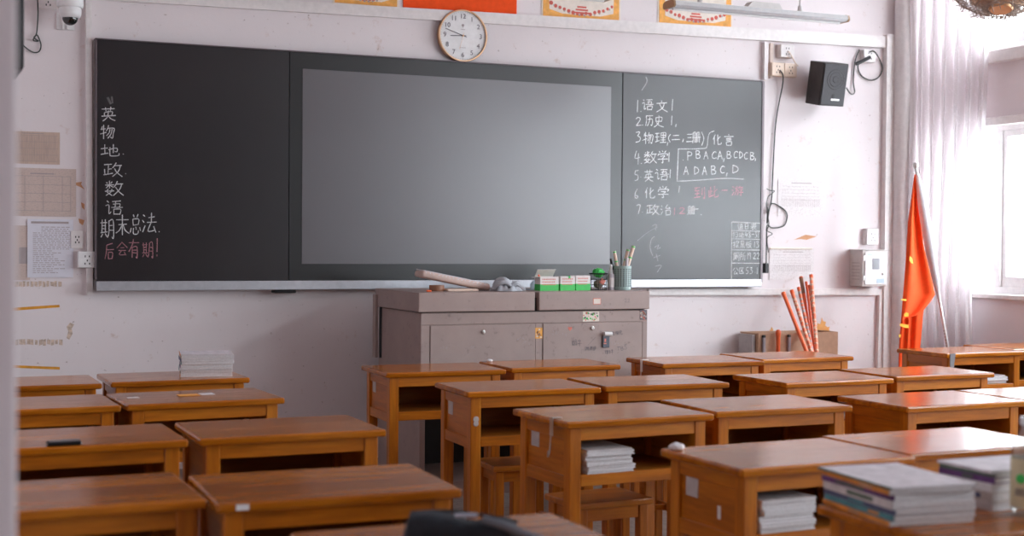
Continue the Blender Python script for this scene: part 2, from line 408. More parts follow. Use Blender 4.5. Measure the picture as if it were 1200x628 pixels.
# ------------------------------------------------------------------ blackboard with built-in display
BY = 7.70
BX0, BX1, BZ0, BZ1 = .917, 5.127, 1.0826, 2.430
XS0 = atY(339, 200, BY).x; XS1 = atY(728.8, 200, BY).x
board = thing('blackboard', 'long black chalkboard with a large grey display in its middle, on the front wall', 'blackboard', (BX0, BY, BZ0))
def loc(p): return Vector(p) - Vector((BX0, BY, BZ0))
RAILH = .052
bm = BM(); box(bm, loc((BX0, BY, BZ0+RAILH)), loc((XS0-.002, WY-.002, BZ1)), .003); panelL = mk('chalk_panel', bm, M['board'], board)
bm = BM(); box(bm, loc((XS1+.002, BY, BZ0+RAILH)), loc((BX1, WY-.002, BZ1)), .003); panelR = mk('chalk_panel', bm, M['board'], board)
bm = BM(); box(bm, loc((XS0, BY, BZ0+RAILH)), loc((XS1, WY-.002, BZ1)), .003); disp = mk('display_frame', bm, M['bezel'], board)
SX0, SX1, SZ0, SZ1 = 2.0416, 4.0117, 1.2289, 2.337
bm = BM(); box(bm, loc((SX0, BY-.003, SZ0)), loc((SX1, BY+.004, SZ1)), .001); mk('screen', bm, M['screen'], disp, label='grey matte screen')
bm = BM(); box(bm, loc((BX0-.004, BY-.035, BZ0)), loc((BX1-.01, WY-.002, BZ0+RAILH)), .004, 2); mk('ledge', bm, M['alu'], board, label='aluminium ledge')
bm = BM()
box(bm, loc((BX0-.010, BY-.004, BZ0+.06)), loc((BX0, WY-.002, BZ1+.006))); box(bm, loc((BX0-.010, BY-.004, BZ1)), loc((BX1, WY-.002, BZ1+.006)))
box(bm, loc((BX1, BY-.004, BZ0+.03)), loc((BX1+.016, WY-.002, BZ1+.004)))
mk('edge_strip', bm, plain('board_edge', (.16, .13, .14), .4, metal=.4), board)
a = atY(322, 341, BY-.03); b_ = atY(347, 341, BY-.03)
bm = BM(); box(bm, loc((a.x, BY-.03, BZ0-.018)), loc((b_.x, WY-.002, BZ0)), .003); mk('sensor', bm, M['black'], board)

G = {}   # handwriting: strokes on a 100 x 100 square, y down
def g(k, s): G[k] = [[tuple(float(q) for q in p.split(',')) for p in st.split()] for st in s.split(';')]
PU = '66,6 60,24 50,42;62,26 96,24;88,26 78,60 48,96;58,42 72,70 98,96'
YAN = '12,10 22,20;4,40 24,38 22,86 36,76'
WATER = '10,12 20,22;4,40 16,48;6,92 22,62'
g('ying', '10,22 90,20;34,8 36,34;66,6 62,34;28,42 26,66;28,42 74,40 72,64;6,66 96,64;50,30 48,64 40,80 14,98;50,66 66,84 94,98')
g('wu', '20,14 12,38;10,34 42,30;28,6 28,96;6,66 44,54;60,8 54,30 44,46;56,28 92,26 90,60 82,92 72,84;70,30 60,56 44,76;82,30 72,62 52,92')
g('di', '6,40 40,36;24,10 24,76;4,82 44,72;46,50 88,34 86,62 76,60;68,8 68,72;52,30 52,80 60,92 92,90 96,74')
g('zheng', '6,18 48,16;28,18 28,80;28,48 46,46;12,46 12,82;4,86 50,76;'+PU)
g('shu', '12,12 18,22;42,8 34,22;6,30 50,28;28,4 28,50;26,32 8,50;30,32 48,46;24,52 14,72 42,94;40,56 34,78 8,96;4,70 52,68;'+PU)
g('yu', YAN+';42,14 90,12;62,14 56,46;46,32 82,30 80,48;36,50 98,48;48,62 50,94;48,62 86,60 82,92;50,90 84,90')
g('qi', '6,20 50,18;16,6 16,68;40,4 40,68;16,34 40,34;16,50 40,50;4,68 54,66;18,74 8,92;36,74 48,88;64,10 62,66 52,94;64,10 92,8 92,94 82,88;64,34 90,34;64,56 90,56')
g('mo', '8,26 92,24;20,50 80,48;50,4 50,98;48,50 30,76 6,90;52,50 70,74 96,90')
g('zong', '28,6 38,18;70,4 60,18;26,26 28,54;26,26 76,24 72,52;28,52 72,50;12,68 6,88;30,64 34,90 68,92 74,78;48,62 54,74;82,64 94,80')
g('fa', WATER+';44,26 86,24;64,6 64,50;34,50 98,48;60,52 42,86 84,82;76,66 92,92')
g('hou', '80,6 24,16;26,16 22,56 6,94;26,40 94,38;40,58 42,94;40,58 84,56 80,92;42,90 82,90')
g('hui', '50,4 6,46;50,4 94,44;34,44 66,42;20,62 84,60;48,62 28,92 78,88;66,74 84,96')
g('you', '6,24 94,22;46,4 36,34 6,66;36,44 34,96;36,44 76,42 76,94 66,90;36,58 74,58;36,72 74,72')
g('!', '50,2 44,72;42,88 44,96')
g('wen', '48,4 54,16;8,26 92,24;70,26 54,62 8,96;30,28 52,66 96,96')
g('li', '14,14 92,12;14,14 14,60 4,96;30,42 84,40 78,92 66,84;56,22 52,60 26,96')
g('shi', '22,22 24,56;22,22 80,20 76,54;24,52 78,50;52,4 50,56 38,80 6,98;28,62 56,84 96,98')
g('lli', '6,18 40,16;8,46 38,44;22,18 22,80;4,86 42,76;52,12 54,54;52,12 92,10 90,52;54,32 90,32;54,52 90,50;72,12 72,90;54,70 92,70;44,92 98,90')
g('er', '16,24 84,20;4,84 98,80'); g('san', '12,12 88,10;20,48 80,46;4,90 98,88'); g('yi', '2,52 98,44')
g('ce', '14,12 14,70 6,94;14,12 44,12 44,92;56,12 56,92;56,12 86,12 86,92;4,50 98,48;30,14 30,90;70,14 70,90')
g('hua', '28,6 18,34 6,50;20,32 20,96;84,22 46,58;56,6 56,84 64,94 92,90 94,74')
g('xue', '20,8 26,22;46,4 50,18;80,6 68,22;10,30 8,44;10,30 92,28 86,42;28,46 70,44 50,60;50,60 52,92 40,88;6,68 96,66')
g('zhi', WATER+';66,6 46,38 84,34;74,22 92,42;46,54 48,94;46,54 86,52 82,92;48,90 84,90')
g('dao', '6,14 54,12;30,14 10,38 48,34;8,60 50,58;28,44 28,86;4,92 56,82;70,16 70,68;90,6 90,96 80,90')
g('ci', '24,10 24,84;8,38 8,88;24,46 44,44;4,92 50,78;88,30 62,50;60,8 60,84 70,92 96,86 96,72')
g('yo', WATER+';44,8 48,18;32,26 62,24;42,26 40,60 30,92;42,46 58,46 54,86 46,84;72,6 64,28;68,22 96,20;70,36 92,36 80,50;80,50 82,92 74,90;64,64 98,62')
g('yan', '48,2 54,10;8,22 94,20;26,38 76,36;26,52 76,50;28,68 30,96;28,68 76,66 72,96;30,94 74,94')
g('zhiv', '24,6 6,48;18,34 18,96;36,20 94,18;64,4 62,34;44,36 44,88;44,36 84,34 84,88;44,54 84,54;44,70 84,70;30,92 98,90')
g('ri', '24,10 24,92;24,10 76,8 76,92;24,48 76,48;24,90 76,90')
g('biao', '14,16 86,14;20,32 80,30;6,48 94,46;50,2 50,48;48,50 8,80;36,62 36,94 52,84;80,54 62,66;52,54 66,78 96,96')
g('sao', '6,28 40,26;24,4 24,92 12,84;4,62 40,52;52,18 92,16 92,88;54,50 90,50;50,86 92,86')
g('cai', '6,28 40,26;24,4 24,92 12,84;4,62 40,52;68,2 70,10;46,14 46,24;46,14 96,12 92,22;62,24 48,50;76,28 94,26 74,48;60,60 86,58;50,70 96,68;72,70 72,96;60,78 50,92;84,78 96,92')
g('hei', '24,8 26,44;24,8 78,6 76,42;26,42 76,42;50,8 50,76;18,58 84,56;4,76 96,74;14,84 8,98;36,84 40,96;58,84 64,96;80,82 94,98')
g('ban', '4,30 44,28;24,4 24,98;22,34 6,66;26,40 42,56;92,8 56,16;56,16 54,60 44,94;56,40 88,38 74,70 50,96;60,50 74,72 98,96')
g('cesuo', '12,12 94,10;12,12 12,60 4,96;26,28 26,68;26,28 52,28 52,66;40,34 38,64 22,90;42,70 54,86;66,28 66,70;86,22 86,94 76,90')
g('suo', '40,6 12,14;12,14 12,60 4,92;14,34 40,32 40,54;14,54 40,54;90,6 60,16;60,16 58,60 48,92;60,46 98,44;82,46 82,96')
g('gong', '38,8 8,48;60,6 94,46;48,48 22,88 78,82;66,66 86,94')
g('qu', '12,12 92,10;12,12 12,90 96,88;74,24 30,74;34,30 78,74')
g('1', '56,2 44,98'); g('2', '14,22 40,4 78,12 76,36 14,92;14,92 96,88'); g('3', '14,10 80,6 46,40;46,40 86,56 78,88 12,96')
g('4', '40,4 12,54 90,50;70,20 62,98'); g('5', '36,8 26,44 76,50 72,86 14,96;36,8 90,4'); g('6', '66,4 26,44 20,84 56,96 78,74 30,62')
g('7', '14,16 84,10 50,96'); g('8', '74,14 40,6 24,26 74,70 52,96 24,82 76,24'); g('9', '76,20 40,8 26,36 72,40 76,20 66,96')
g('0', '50,4 20,46 48,96 80,50 50,4')
g('A', '48,4 10,96;48,4 88,94;24,60 78,56'); g('B', '18,6 18,96;18,6 70,14 64,40 22,48;22,48 82,60 74,90 18,96')
g('C', '88,16 50,6 16,46 30,90 88,86'); g('D', '20,6 20,94;20,6 78,26 84,66 20,94'); g('P', '20,6 20,98;20,8 82,20 76,44 22,52')
g('(', '70,2 30,50 66,98'); g(')', '30,2 70,50 34,98'); g(',', '60,10 30,90'); g('.', '40,40 60,60'); g('-', '4,50 96,46')
rng = random.Random(3)
def ribbon(bm, pts, w, Y):
    """flat chalk line on the board: world points (x, z)"""
    P = [Vector(p) for p in pts]
    if len(P) > 2:
        P = [Vector((q.x, q.y)) for q in spline([(p.x, p.y, 0) for p in P], 4)]
    L, R = [], []
    for i, p in enumerate(P):
        d = P[min(i+1, len(P)-1)] - P[max(i-1, 0)]
        d = d.normalized() if d.length > 1e-6 else Vector((1, 0)); nn = Vector((-d.y, d.x))*w*.5*rng.uniform(.65, 1.05)
        L.append(bm.verts.new((p.x+nn.x, Y, p.y+nn.y))); R.append(bm.verts.new((p.x-nn.x, Y, p.y-nn.y)))
    for i in range(len(P)-1): bm.faces.new((L[i], L[i+1], R[i+1], R[i]))
CHY = BY - .0009
def px2(x, y):
    p = atY(x, y, CHY); q = p - Vector((BX0, BY, BZ0)); return (q.x, q.z)
def write(bm, items, w=.0052, jit=.7):
    for k, x0, y0, x1, y1 in items:
        for st in G[k]:
            pts = [px2(x0+(x1-x0)*(u+rng.uniform(-2, 2))/100+rng.uniform(-jit, jit)*.25, y0+(y1-y0)*(v_+rng.uniform(-2, 2))/100) for u, v_ in st]
            ribbon(bm, pts, w, CHY-BY)
def line(bm, pts, w=.005): ribbon(bm, [px2(*p) for p in pts], w, CHY-BY)
def writings(items, rows, w, mat, panel, name, label):
    for cond in rows:
        sel = [t_ for t_ in items if cond(t_)]
        if sel:
            bm = BM(); write(bm, sel, w); mk(name, bm, mat, panel, label=label)
LW_ = [('ying', 117.5, 124, 136, 142), ('wu', 116, 145.5, 135, 163.5), ('di', 117, 167.5, 140, 184), ('.', 143, 179, 146, 182), ('zheng', 120, 189.5, 144, 207.5),
           ('.', 146, 202, 149, 205), ('shu', 122, 211, 145, 230), ('yu', 123, 233, 144, 253), ('qi', 117, 256, 134, 280), ('mo', 135, 251, 152, 276), ('zong', 152, 250, 166, 276),
           ('fa', 166, 248, 184, 274), ('.', 185, 270, 188, 273)]
writings(LW_, [lambda t_: t_[4] < 255, lambda t_: t_[4] > 255], .0053, M['chalk'], panelL, 'chalk_writing', 'white chalk writing')
bm = BM(); write(bm, [('hou', 122, 284, 134, 305), ('hui', 136, 283, 150, 300), ('you', 150, 279, 164, 303), ('qi', 166, 283, 180, 303), ('!', 181, 279, 188, 301)], .005)
mk('pink_chalk_writing', bm, M['chalk_pink_dim'], panelL, label='pink chalk writing')
bm = BM()
line(bm, [(126, 114), (130, 122)], .012); line(bm, [(131, 113), (132, 121)], .010);
mk('smudge', bm, plain('faint_smudge', (.12, .115, .115), .9, var=.3), panelL)
W_ = [('1', 744, 117, 750, 132), ('.', 750, 129, 752, 132), ('yu', 752, 115, 766, 130), ('wen', 768, 117, 783, 132), ('1', 785, 116, 791, 130),
 ('2', 744.5, 137, 751.5, 148), ('.', 752, 145, 754, 148), ('li', 756, 134, 766, 148), ('shi', 766, 135, 778, 149), ('1', 784, 135, 790, 147), (',', 791, 145, 793, 149),
 ('3', 744, 154, 751, 167), ('.', 752, 163, 754, 166), ('wu', 753, 154, 766, 169), ('lli', 767, 154, 781, 168), (',', 781, 166, 784, 171), ('(', 782, 157, 787, 167), ('er', 787, 157, 797, 165),
 (',', 799, 162, 802, 167), ('san', 804, 156, 812, 167), ('ce', 811, 154, 821, 168), (')', 820, 154, 827, 171), ('hua', 835, 157, 846, 170), ('yan', 848, 157, 860, 171),
 ('4', 743, 176, 750.5, 193), ('.', 750.5, 190, 753, 193), ('shu', 754, 176.5, 770, 192), ('xue', 770, 175.5, 783, 192), ('1', 782, 178, 786, 190),
 ('.', 799, 186, 802, 189), ('P', 804.5, 176.5, 811.5, 188.5), ('B', 814.5, 176, 821.5, 186), ('A', 824, 176.5, 830.5, 187), ('C', 833.5, 177, 840.5, 186.5), ('A', 840.5, 176.5, 847, 187.5), (',', 847, 185, 849.5, 190),
 ('B', 851, 176.5, 857.5, 186), ('C', 859.5, 177, 865, 185.5), ('D', 865.5, 177, 871, 186), ('C', 871.5, 178, 877, 187), ('B', 878.5, 178, 884.5, 187.5), (',', 884.5, 185, 886.5, 189),
 ('A', 800.5, 194.5, 807.5, 205.5), ('D', 812.5, 194.5, 819.5, 205), ('A', 822.5, 194.5, 829, 205.5), ('B', 832.5, 193.5, 840, 204.5), ('C', 843.5, 194, 850, 203.5), (',', 850.5, 202, 853, 207), ('D', 857, 193, 866, 203.5),
 ('5', 742.5, 199, 749, 212), ('.', 750, 206, 752, 209), ('ying', 754, 198, 766, 213), ('yu', 767, 197, 784, 212), ('1', 783, 198, 788, 209),
 ('6', 743, 221, 749, 233), ('hua', 755, 219, 768, 233), ('xue', 770.5, 217.5, 784, 233), ('1', 793, 217.5, 799, 226),
 ('7', 745, 239, 751, 251), ('.', 751.5, 247, 754, 250), ('zheng', 757, 238.5, 773, 252), ('zhi', 773.5, 239, 787.5, 253), ('ce', 805, 241, 815, 252), ('-', 811, 243, 819, 247), ('.', 820, 250, 823, 253)]
def inrow(y0, y1, x0=0, x1=999): return lambda t_: y0 <= (t_[2]+t_[4])/2 < y1 and x0 <= t_[1] < x1
writings(W_, [inrow(110, 134), inrow(134, 151), inrow(151, 173, 0, 831), inrow(151, 173, 831), inrow(173, 194, 0, 790), inrow(173, 191, 790), inrow(191, 210, 799), inrow(194, 214, 0, 790), inrow(214, 236), inrow(236, 256)],
         .0053, M['chalk_bright'], panelR, 'chalk_writing', 'white chalk writing')
bm = BM()
line(bm, [(837, 153.5), (831.5, 156), (829.5, 163), (828.5, 171), (824, 174), (795, 174.5)], .0042)
line(bm, [(795, 174), (794.4, 190), (793.5, 212)], .006); line(bm, [(793, 212.4), (820, 211), (850, 209), (872, 210)], .0042)
mk('chalk_bracket', bm, M['chalk_bright'], panelR, label='thin chalk bracket')
bm = BM()
write(bm, [('dao', 813, 218, 827, 233), ('ci', 830, 217, 842, 232), ('-', 845, 221, 853, 225), ('yo', 857, 217, 871, 230)], .005)
mk('pink_chalk_writing', bm, M['chalk_pink'], panelR, label='pink chalk writing')
bm = BM(); write(bm, [('1', 788, 243, 793, 252), ('.', 793, 249, 795, 251), ('2', 795, 243, 803, 251)], .005); mk('pink_chalk_writing', bm, M['chalk_pink'], panelR, label='pink chalk writing')
bm = BM()
for y0, y1 in ((260, 261.5), (270, 271), (279.7, 280.5), (292.7, 293), (308.2, 308.5)): line(bm, [(857.5, y0), (890.5, y1)], .0045)
line(bm, [(857.5, 260), (857, 328)], .0045)
write(bm, [('zhiv', 864, 261.5, 871, 269), ('ri', 872, 261.5, 878, 269), ('biao', 879, 261.5, 887, 269.5),
           ('sao', 858.5, 271.5, 865, 278.5), ('di', 865.5, 271.5, 872, 278.5), ('4', 873, 271.5, 876.5, 278.5), ('8', 877, 271.5, 880, 278.5), ('-', 880.5, 273, 884, 276), ('3', 884, 271.5, 887, 278.5), ('1', 887, 271.5, 890, 278.5),
           ('cai', 858.5, 282, 866, 291), ('hei', 866.5, 282, 873, 291), ('ban', 873.5, 282, 881, 291), ('1', 883, 282.5, 885.5, 290), ('3', 885.5, 282.5, 889.5, 290.5),
           ('cesuo', 859, 295, 867, 305.5), ('suo', 867, 295, 874, 305.5), ('1', 875, 295.5, 877.5, 304), ('9', 877, 295.5, 880.5, 304), ('.', 881, 301, 883, 303), ('2', 882.5, 296, 886, 304), ('2', 886.5, 296, 890, 304),
           ('gong', 858.5, 313, 865.5, 322), ('qu', 866, 313, 872, 321), ('5', 873.5, 313, 877.5, 321), ('3', 878, 313, 882, 321), ('.', 884, 318, 886, 320), ('1', 886, 313, 888.5, 321)], .004)
mk('chalk_table', bm, plain('grey_chalk', (.72, .72, .72), .95, spec=.05, var=.3), panelR, label='small chalk table')
bm = BM()
line(bm, [(764, 265), (769, 263), (768, 270)], .004); line(bm, [(767, 277), (763, 281), (762, 291), (765, 300)], .005)
line(bm, [(767, 290), (772, 287), (770, 292), (774, 290)], .004); line(bm, [(766, 302), (774, 299)], .004); line(bm, [(769, 297), (771, 306)], .004); line(bm, [(768, 312), (775, 311), (770, 319)], .004)
line(bm, [(747, 282), (758, 273), (770, 266)], .003); line(bm, [(752, 106), (758, 96), (757, 90)], .006)
mk('smudge', bm, M['chalk_faint'], panelR)

# ------------------------------------------------------------------ wall clock
cc = atY(543, 42, 7.72); CR = .1565
clock = thing('wall_clock', 'round white wall clock with thin gold rim resting above the blackboard', 'clock', (cc.x, WY-.001, 2.4365+CR), (0, 0, 0))
RX = Matrix.Rotation(PI/2, 3, 'X')     # lathe axis to -Y
bm = BM(); lathe(bm, [(0, 0), (CR-.004, 0), (CR, .006), (CR, .036), (CR-.003, .040), (CR-.009, .040), (CR-.010, .032)], 64, M=RX); mk('rim', bm, M['gold'], clock, smooth=True)
bm = BM(); lathe(bm, [(0, .030), (CR-.009, .030), (CR-.009, .028), (0, .028)], 64, M=RX); mk('dial', bm, M['white'], clock)
def text_bm(bm, s, size, M4, font_extr=.0006):
    cu = bpy.data.curves.new('t', 'FONT'); cu.body = s; cu.size = size; cu.align_x = 'CENTER'; cu.align_y = 'CENTER'; cu.extrude = font_extr; cu.resolution_u = 3
    ob = bpy.data.objects.new('t', cu); COL.objects.link(ob)
    dg = bpy.context.evaluated_depsgraph_get(); me = bpy.data.meshes.new_from_object(ob.evaluated_get(dg)); me.transform(M4); bm.from_mesh(me)
    bpy.data.objects.remove(ob); bpy.data.curves.remove(cu); bpy.data.meshes.remove(me)
RX4 = Matrix.Rotation(PI/2, 4, 'X')
bm = BM()
for h in range(1, 13):
    a = h*PI/6
    text_bm(bm, str(h), .040, Matrix.Translation((math.sin(a)*.115, -.0312, math.cos(a)*.115)) @ RX4)
mk('numeral', bm, M['ink_dark'], clock)
bm = BM()
for k in range(60):
    a = k*PI/30; l = .005 if k % 5 else .008
    box(bm, (-.0006, -.0316, .1425-l), (.0006, -.030, .1425), M=Matrix.Rotation(a, 4, 'Y'))
mk('minute_marking', bm, M['ink'], clock)
bm = BM(); lathe(bm, [(0, .0316), (.008, .0316), (.008, .030), (0, .030)], 16, M=RX, c=(0, 0, .062)); box(bm, (-.001, -.0316, .046), (.001, -.030, .058)); box(bm, (-.014, -.0314, .036), (.014, -.030, .038)); box(bm, (-.018, -.0314, -.072), (.018, -.030, -.070))
mk('emblem', bm, M['ink'], clock)
def hand(deg, l, w, y, tail, name, mat):
    bm = BM(); box(bm, (-w/2, y-.0012, -tail), (w/2, y, l), M=Matrix.Rotation(math.radians(deg), 4, 'Y')); mk(name, bm, mat, clock)
hand(264+3, .080, .0045, -.0325, .020, 'hour_hand', M['ink_dark']); hand(288, .118, .004, -.0345, .024, 'minute_hand', M['ink_dark']); hand(196, .085, .0012, -.0365, .02, 'second_hand', M['gold'])
bm = BM(); lathe(bm, [(0, .039), (.005, .038), (.005, .030), (0, .030)], 16, M=RX); mk('hub', bm, M['gold'], clock)

# ------------------------------------------------------------------ flag and certificates above the board
p0, p1 = atY(472, 11, WY), atY(605, 18.5, WY)
bm = BM(); box(bm, (p0.x, WY-.008, 2.728), (p1.x, WY-.001, 3.22), .002)
mk('wall_flag', bm, M['red'], label='flat red flag fixed to the front wall above the clock', cat='flag')
def certificate(label, xa, ya, xb, yb):
    a, b_ = atY(xa, ya, WY), atY(xb, yb, WY); w = b_.x-a.x; z0 = (a.z+b_.z)/2
    t = thing('certificate', label, 'certificate', (a.x, WY-.001, z0), group='floral bordered certificates above the blackboard')
    bm = BM(); box(bm, (-.012, -.003, -.006), (w+.012, 0, .40), .001); mk('plastic_sleeve', bm, M['greyprint'] if 0 else M['cream'], t)
    bm = BM(); box(bm, (0, -.005, 0), (w, -.003, .38)); mk('border', bm, M['orange_paper'], t)
    bm = BM(); prism(bm, [(w*.08, .045), (w*.25, .022), (w*.75, .022), (w*.92, .045), (w*.94, .36), (w*.06, .36)], 1, -.0065, -.005); mk('centre_sheet', bm, M['cream'], t)
    bm = BM(); r = random.Random(xa)
    for k in range(15):
        u = (k-7)/7; x = w/2+u*w*.40; z = .030+abs(u)**2*.055+r.uniform(-.004, .004)
        lathe(bm, [(0, .0085), (r.uniform(.009, .014), .0075), (.010, .0065), (0, .0065)], 9, M=RX, c=(x, 0, z))
    for k in range(3): box(bm, (w*.40+k*w*.02, -.0085, .03+k*.018), (w*.60-k*w*.02, -.0065, .04+k*.018))
    mk('flower_print', bm, M['crimson'], t)
    bm = BM()
    for k in range(12):
        x = w*(.14+.066*k); z = .020+((k-5.5)/5.5)**2*.05
        lathe(bm, [(0, .0080), (.007, .0075), (.005, .0065), (0, .0065)], 7, M=RX, c=(x, 0, z))
    mk('leaf_print', bm, M['greyprint'], t)
    return t, w
certificate('orange certificate beside the red flag, away from the windows', 392, 3, 465, 8.5)
certificate('orange floral certificate in a torn sleeve, beside the red flag towards the windows', 636, 20, 725, 24)
t, w = certificate('orange floral certificate partly behind the long hanging blackboard lamp', 772, 27, 856, 32)
bm = BM()
for k in range(7): box(bm, (w*.42+k*.018, -.0085, .175), (w*.42+k*.018+.012, -.0065, .195))
mk('small_print', bm, M['ink_dark'], t)

# ------------------------------------------------------------------ hanging blackboard lamps
def lamp(label, x0, x1, y, z):
    L = x1-x0
    t = thing('blackboard_lamp', label, 'lamp', (x0, y, z), group='hanging blackboard lamps')
    bm = BM(); prof = [(-.062, -.020), (-.05, -.030), (.05, -.030), (.062, -.020), (.055, .004), (.03, .012), (-.03, .012), (-.055, .004)]
    prism(bm, prof, 0, .012, L-.012); mk('reflector', bm, M['lampgrey'], t)
    bm = BM()
    for k in range(4): box(bm, (.012, -.0665+k*.001, -.016+k*.006), (L-.012, -.056, -.0135+k*.006))
    mk('rib', bm, M['white'], t)
    bm = BM(); tube(bm, [(.03, 0, -.034), (L-.03, 0, -.034)], .008, 10); mk('tube', bm, M['white'], t, smooth=True)
    for a, b_ in ((0, .012), (L-.012, L)):
        bm = BM(); prism(bm, [(p*1.08, q*1.08) for p, q in prof], 0, a, b_); mk('end_cap', bm, M['endcap'], t)
    bm = BM(); prism(bm, [(L*.42, .010), (L*.62, .010), (L*.60, .045), (L*.45, .045)], 1, -.035, .035); mk('ballast_box', bm, M['grey'], t)
    for u in (.17, .74):
        bm = BM(); cyl(bm, (L*u, 0, .012), (L*u, 0, ZC-z-.012), .005, n=8); lathe(bm, [(0, .05), (.012, .048), (.016, .012), (0, .012)], 12, c=(L*u, 0, 0))
        lathe(bm, [(0, ZC-z-.03), (.03, ZC-z-.02), (.03, ZC-z), (0, ZC-z)], 12, c=(L*u, 0, 0)); mk('hanging_rod', bm, M['grey'], t, smooth=True)
lamp('long grey lamp hanging before the certificate nearest the window side', 4.015, 5.245, 7.0, 2.752)
lamp('grey hanging lamp before the torn sleeve certificate, mostly above the picture edge', 2.40, 3.625, 7.0, 2.764)

# ------------------------------------------------------------------ sockets, cables, notices
def socket(name, label, xa, ya, xb, yb, depth, mat, gangs=1, kind=0, group=None):
    a, b_ = atY(xa, ya, WY-depth), atY(xb, yb, WY-depth); w, h = b_.x-a.x, a.z-b_.z
    t = thing(name, label, 'socket', (a.x, WY-.001, b_.z), group=group)
    bm = BM(); box(bm, (0, -depth*.72, 0), (w, 0, h), .003); mk('back_box', bm, mat, t)
    for k in range(gangs):
        x0, x1 = w*k/gangs, w*(k+1)/gangs
        bm = BM(); box(bm, (x0+.001, -depth, .001), (x1-.001, -depth*.72, h-.001), .003); pl = mk('face_plate', bm, mat, t)
        bm = BM(); cx = (x0+x1)/2; u = min(w/gangs, h)
        for (dx, dz, rr) in ((-.12, .20, .035), (.12, .20, .035), (0, -.05, .035), (-.13, -.24, .035), (.13, -.24, .035)):
            box(bm, (cx+dx*u-.0028, -depth-.0008, h/2+dz*u-.005), (cx+dx*u+.0028, -depth+.002, h/2+dz*u+.005))
        mk('slot_marking', bm, M['dark'], pl)
    return t
socket('wall_socket', 'older wall socket half behind the white notice', 83, 270, 98, 291, .012, M['socket'])
socket('wall_socket', 'clean white wall socket touching the dark end of the blackboard', 91.5, 294.5, 113, 314, .045, M['white'])
socket('wall_socket', 'yellowed double socket with a dark cord plugged in, above the chalkboard corner', 904.5, 72.5, 934, 90.5, .05, M['yellowed'], 2)
socket('wall_socket', 'white single socket right above the yellowed double socket', 915, 51.5, 931, 68, .05, M['socket'])
socket('wall_socket', 'white socket behind the coiled cable beside the loudspeaker', 1012.5, 57.5, 1026.5, 73.5, .04, M['socket'])
socket('wall_socket', 'white socket right above the grey electric meter box', 1016, 268, 1030, 287, .045, M['socket'])
socket('junction_box', 'pale junction box on the wall next to the dome camera', 46, -8, 67, 11, .04, M['socket'])

def wire(name, label, pts, r, cat='cable', mat=None, k=8, group=None, parent=None):
    bm = BM(); tube(bm, spline(pts, k), r, 7)
    return mk(name, bm, mat or M['cable'], parent, smooth=True, label=label, cat=cat, group=group)
def wp(l, d=.012): return [atY(x, y, WY-(d if len(q) == 0 else q[0])) for x, y, *q in l]
wire('power_cable', 'thin dark cord hanging from the yellowed socket down along the chalkboard', wp([(914, 82, .055), (917.5, 88, .06), (917, 100, .03), (913, 120), (909, 145), (907, 175), (905.5, 205), (904, 235), (899, 250), (899.5, 243, .02), (899, 262, .02), (903, 240, .03), (912, 241), (922, 250), (919, 264), (905, 267, .03), (899, 264, .04), (898.3, 280, .02), (897.8, 309, .02)]), .0042)
bm = BM(); a = atY(896.8, 308.5, WY-.05); b_ = atY(901, 320, WY-.05)
box(bm, (a.x, WY-.05, b_.z), (b_.x, WY-.002, a.z), .004); mk('cord_plug', bm, M['dark'], label='small black plug at the end of the cord beside the chalkboard corner', cat='plug')
wire('cord_loop', 'short loose dark wire poking out beside the chalkboard edge', wp([(898.5, 221, .055), (902, 223, .055), (907.5, 224, .055), (900, 231, .06), (898.5, 243, .06), (901, 262, .06), (899, 270, .05), (905, 274, .05), (899, 279, .05), (900.5, 296, .05)]), .003)
wire('speaker_cord', 'dark speaker cable looping beside the loudspeaker', wp([(992, 103, .12), (997, 110, .07), (1001.5, 108, .03), (1000, 95), (1002, 72), (1007, 58)]), .0045)
wire('coiled_cable', 'dark round coil of cable under the socket beside the loudspeaker', wp([(1019, 61, .05), (1024, 60, .05), (1030, 68, .02), (1034, 80), (1030, 90), (1021, 94), (1011, 90), (1006, 82), (1006, 75, .03), (1012, 71, .05), (1019, 68, .06)]), .0045)
wire('cord_bundle', 'thick taped bundle of dark cables plugged below the coiled cable', wp([(1003, 75, .07), (1011, 71.5, .078), (1019.5, 67, .078)]), .013, mat=M['dark'])
wire('white_cord', 'short yellowed cord between the white single socket and the double socket', wp([(924, 60, .06), (927, 64, .065), (931, 72, .06), (935, 77, .04)]), .004, mat=M['yellowed'])
wire('camera_cord', 'thin dark knotted cable hanging on the wall beneath the junction box', wp([(43.5, -8), (44.5, 15), (43, 38), (40, 44, .03), (45, 48), (39, 47, .02), (43, 41, .03), (46, 46), (48, 53), (46, 60), (40, 61.5), (33, 58), (27, 53)]), .0035)

def notice(label, xa, ya, xb, yb, mat, lines=None, off=.002, group=None, ink='ink', curl=False):
    a, b_ = atY(xa, ya, WY), atY(xb, yb, WY); w, h = b_.x-a.x, a.z-b_.z
    t = thing('wall_notice', label, 'notice', (a.x, WY-off, b_.z))
    bm = BM(); box(bm, (0, -.0015, 0), (w, 0, h)); mk('sheet', bm, mat, t)
    if lines:
        bm = BM()
        for (u0, v0, u1, v1) in lines: box(bm, (w*u0, -.0022, h*(1-v1)), (w*u1, -.0014, h*(1-v0)))
        mk('printed_text', bm, M[ink], t)
    if curl:
        bm = BM(); tube(bm, [(0, -.006, h), (w*.94, -.006, h)], .007, 8); mk('curled_edge', bm, M['cream'], t, smooth=True)
r = random.Random(11)
notice('brownish grid notice high on the wall above the larger faded notice', 6, 153, 70, 193, M['oldpaper'], [(.3, .045, .7, .065)] + [(.18+.032*k, .12, .184+.032*k, .92) for k in range(24)] + [(.16, .11+.2*k, .96, .118+.2*k) for k in range(5)])
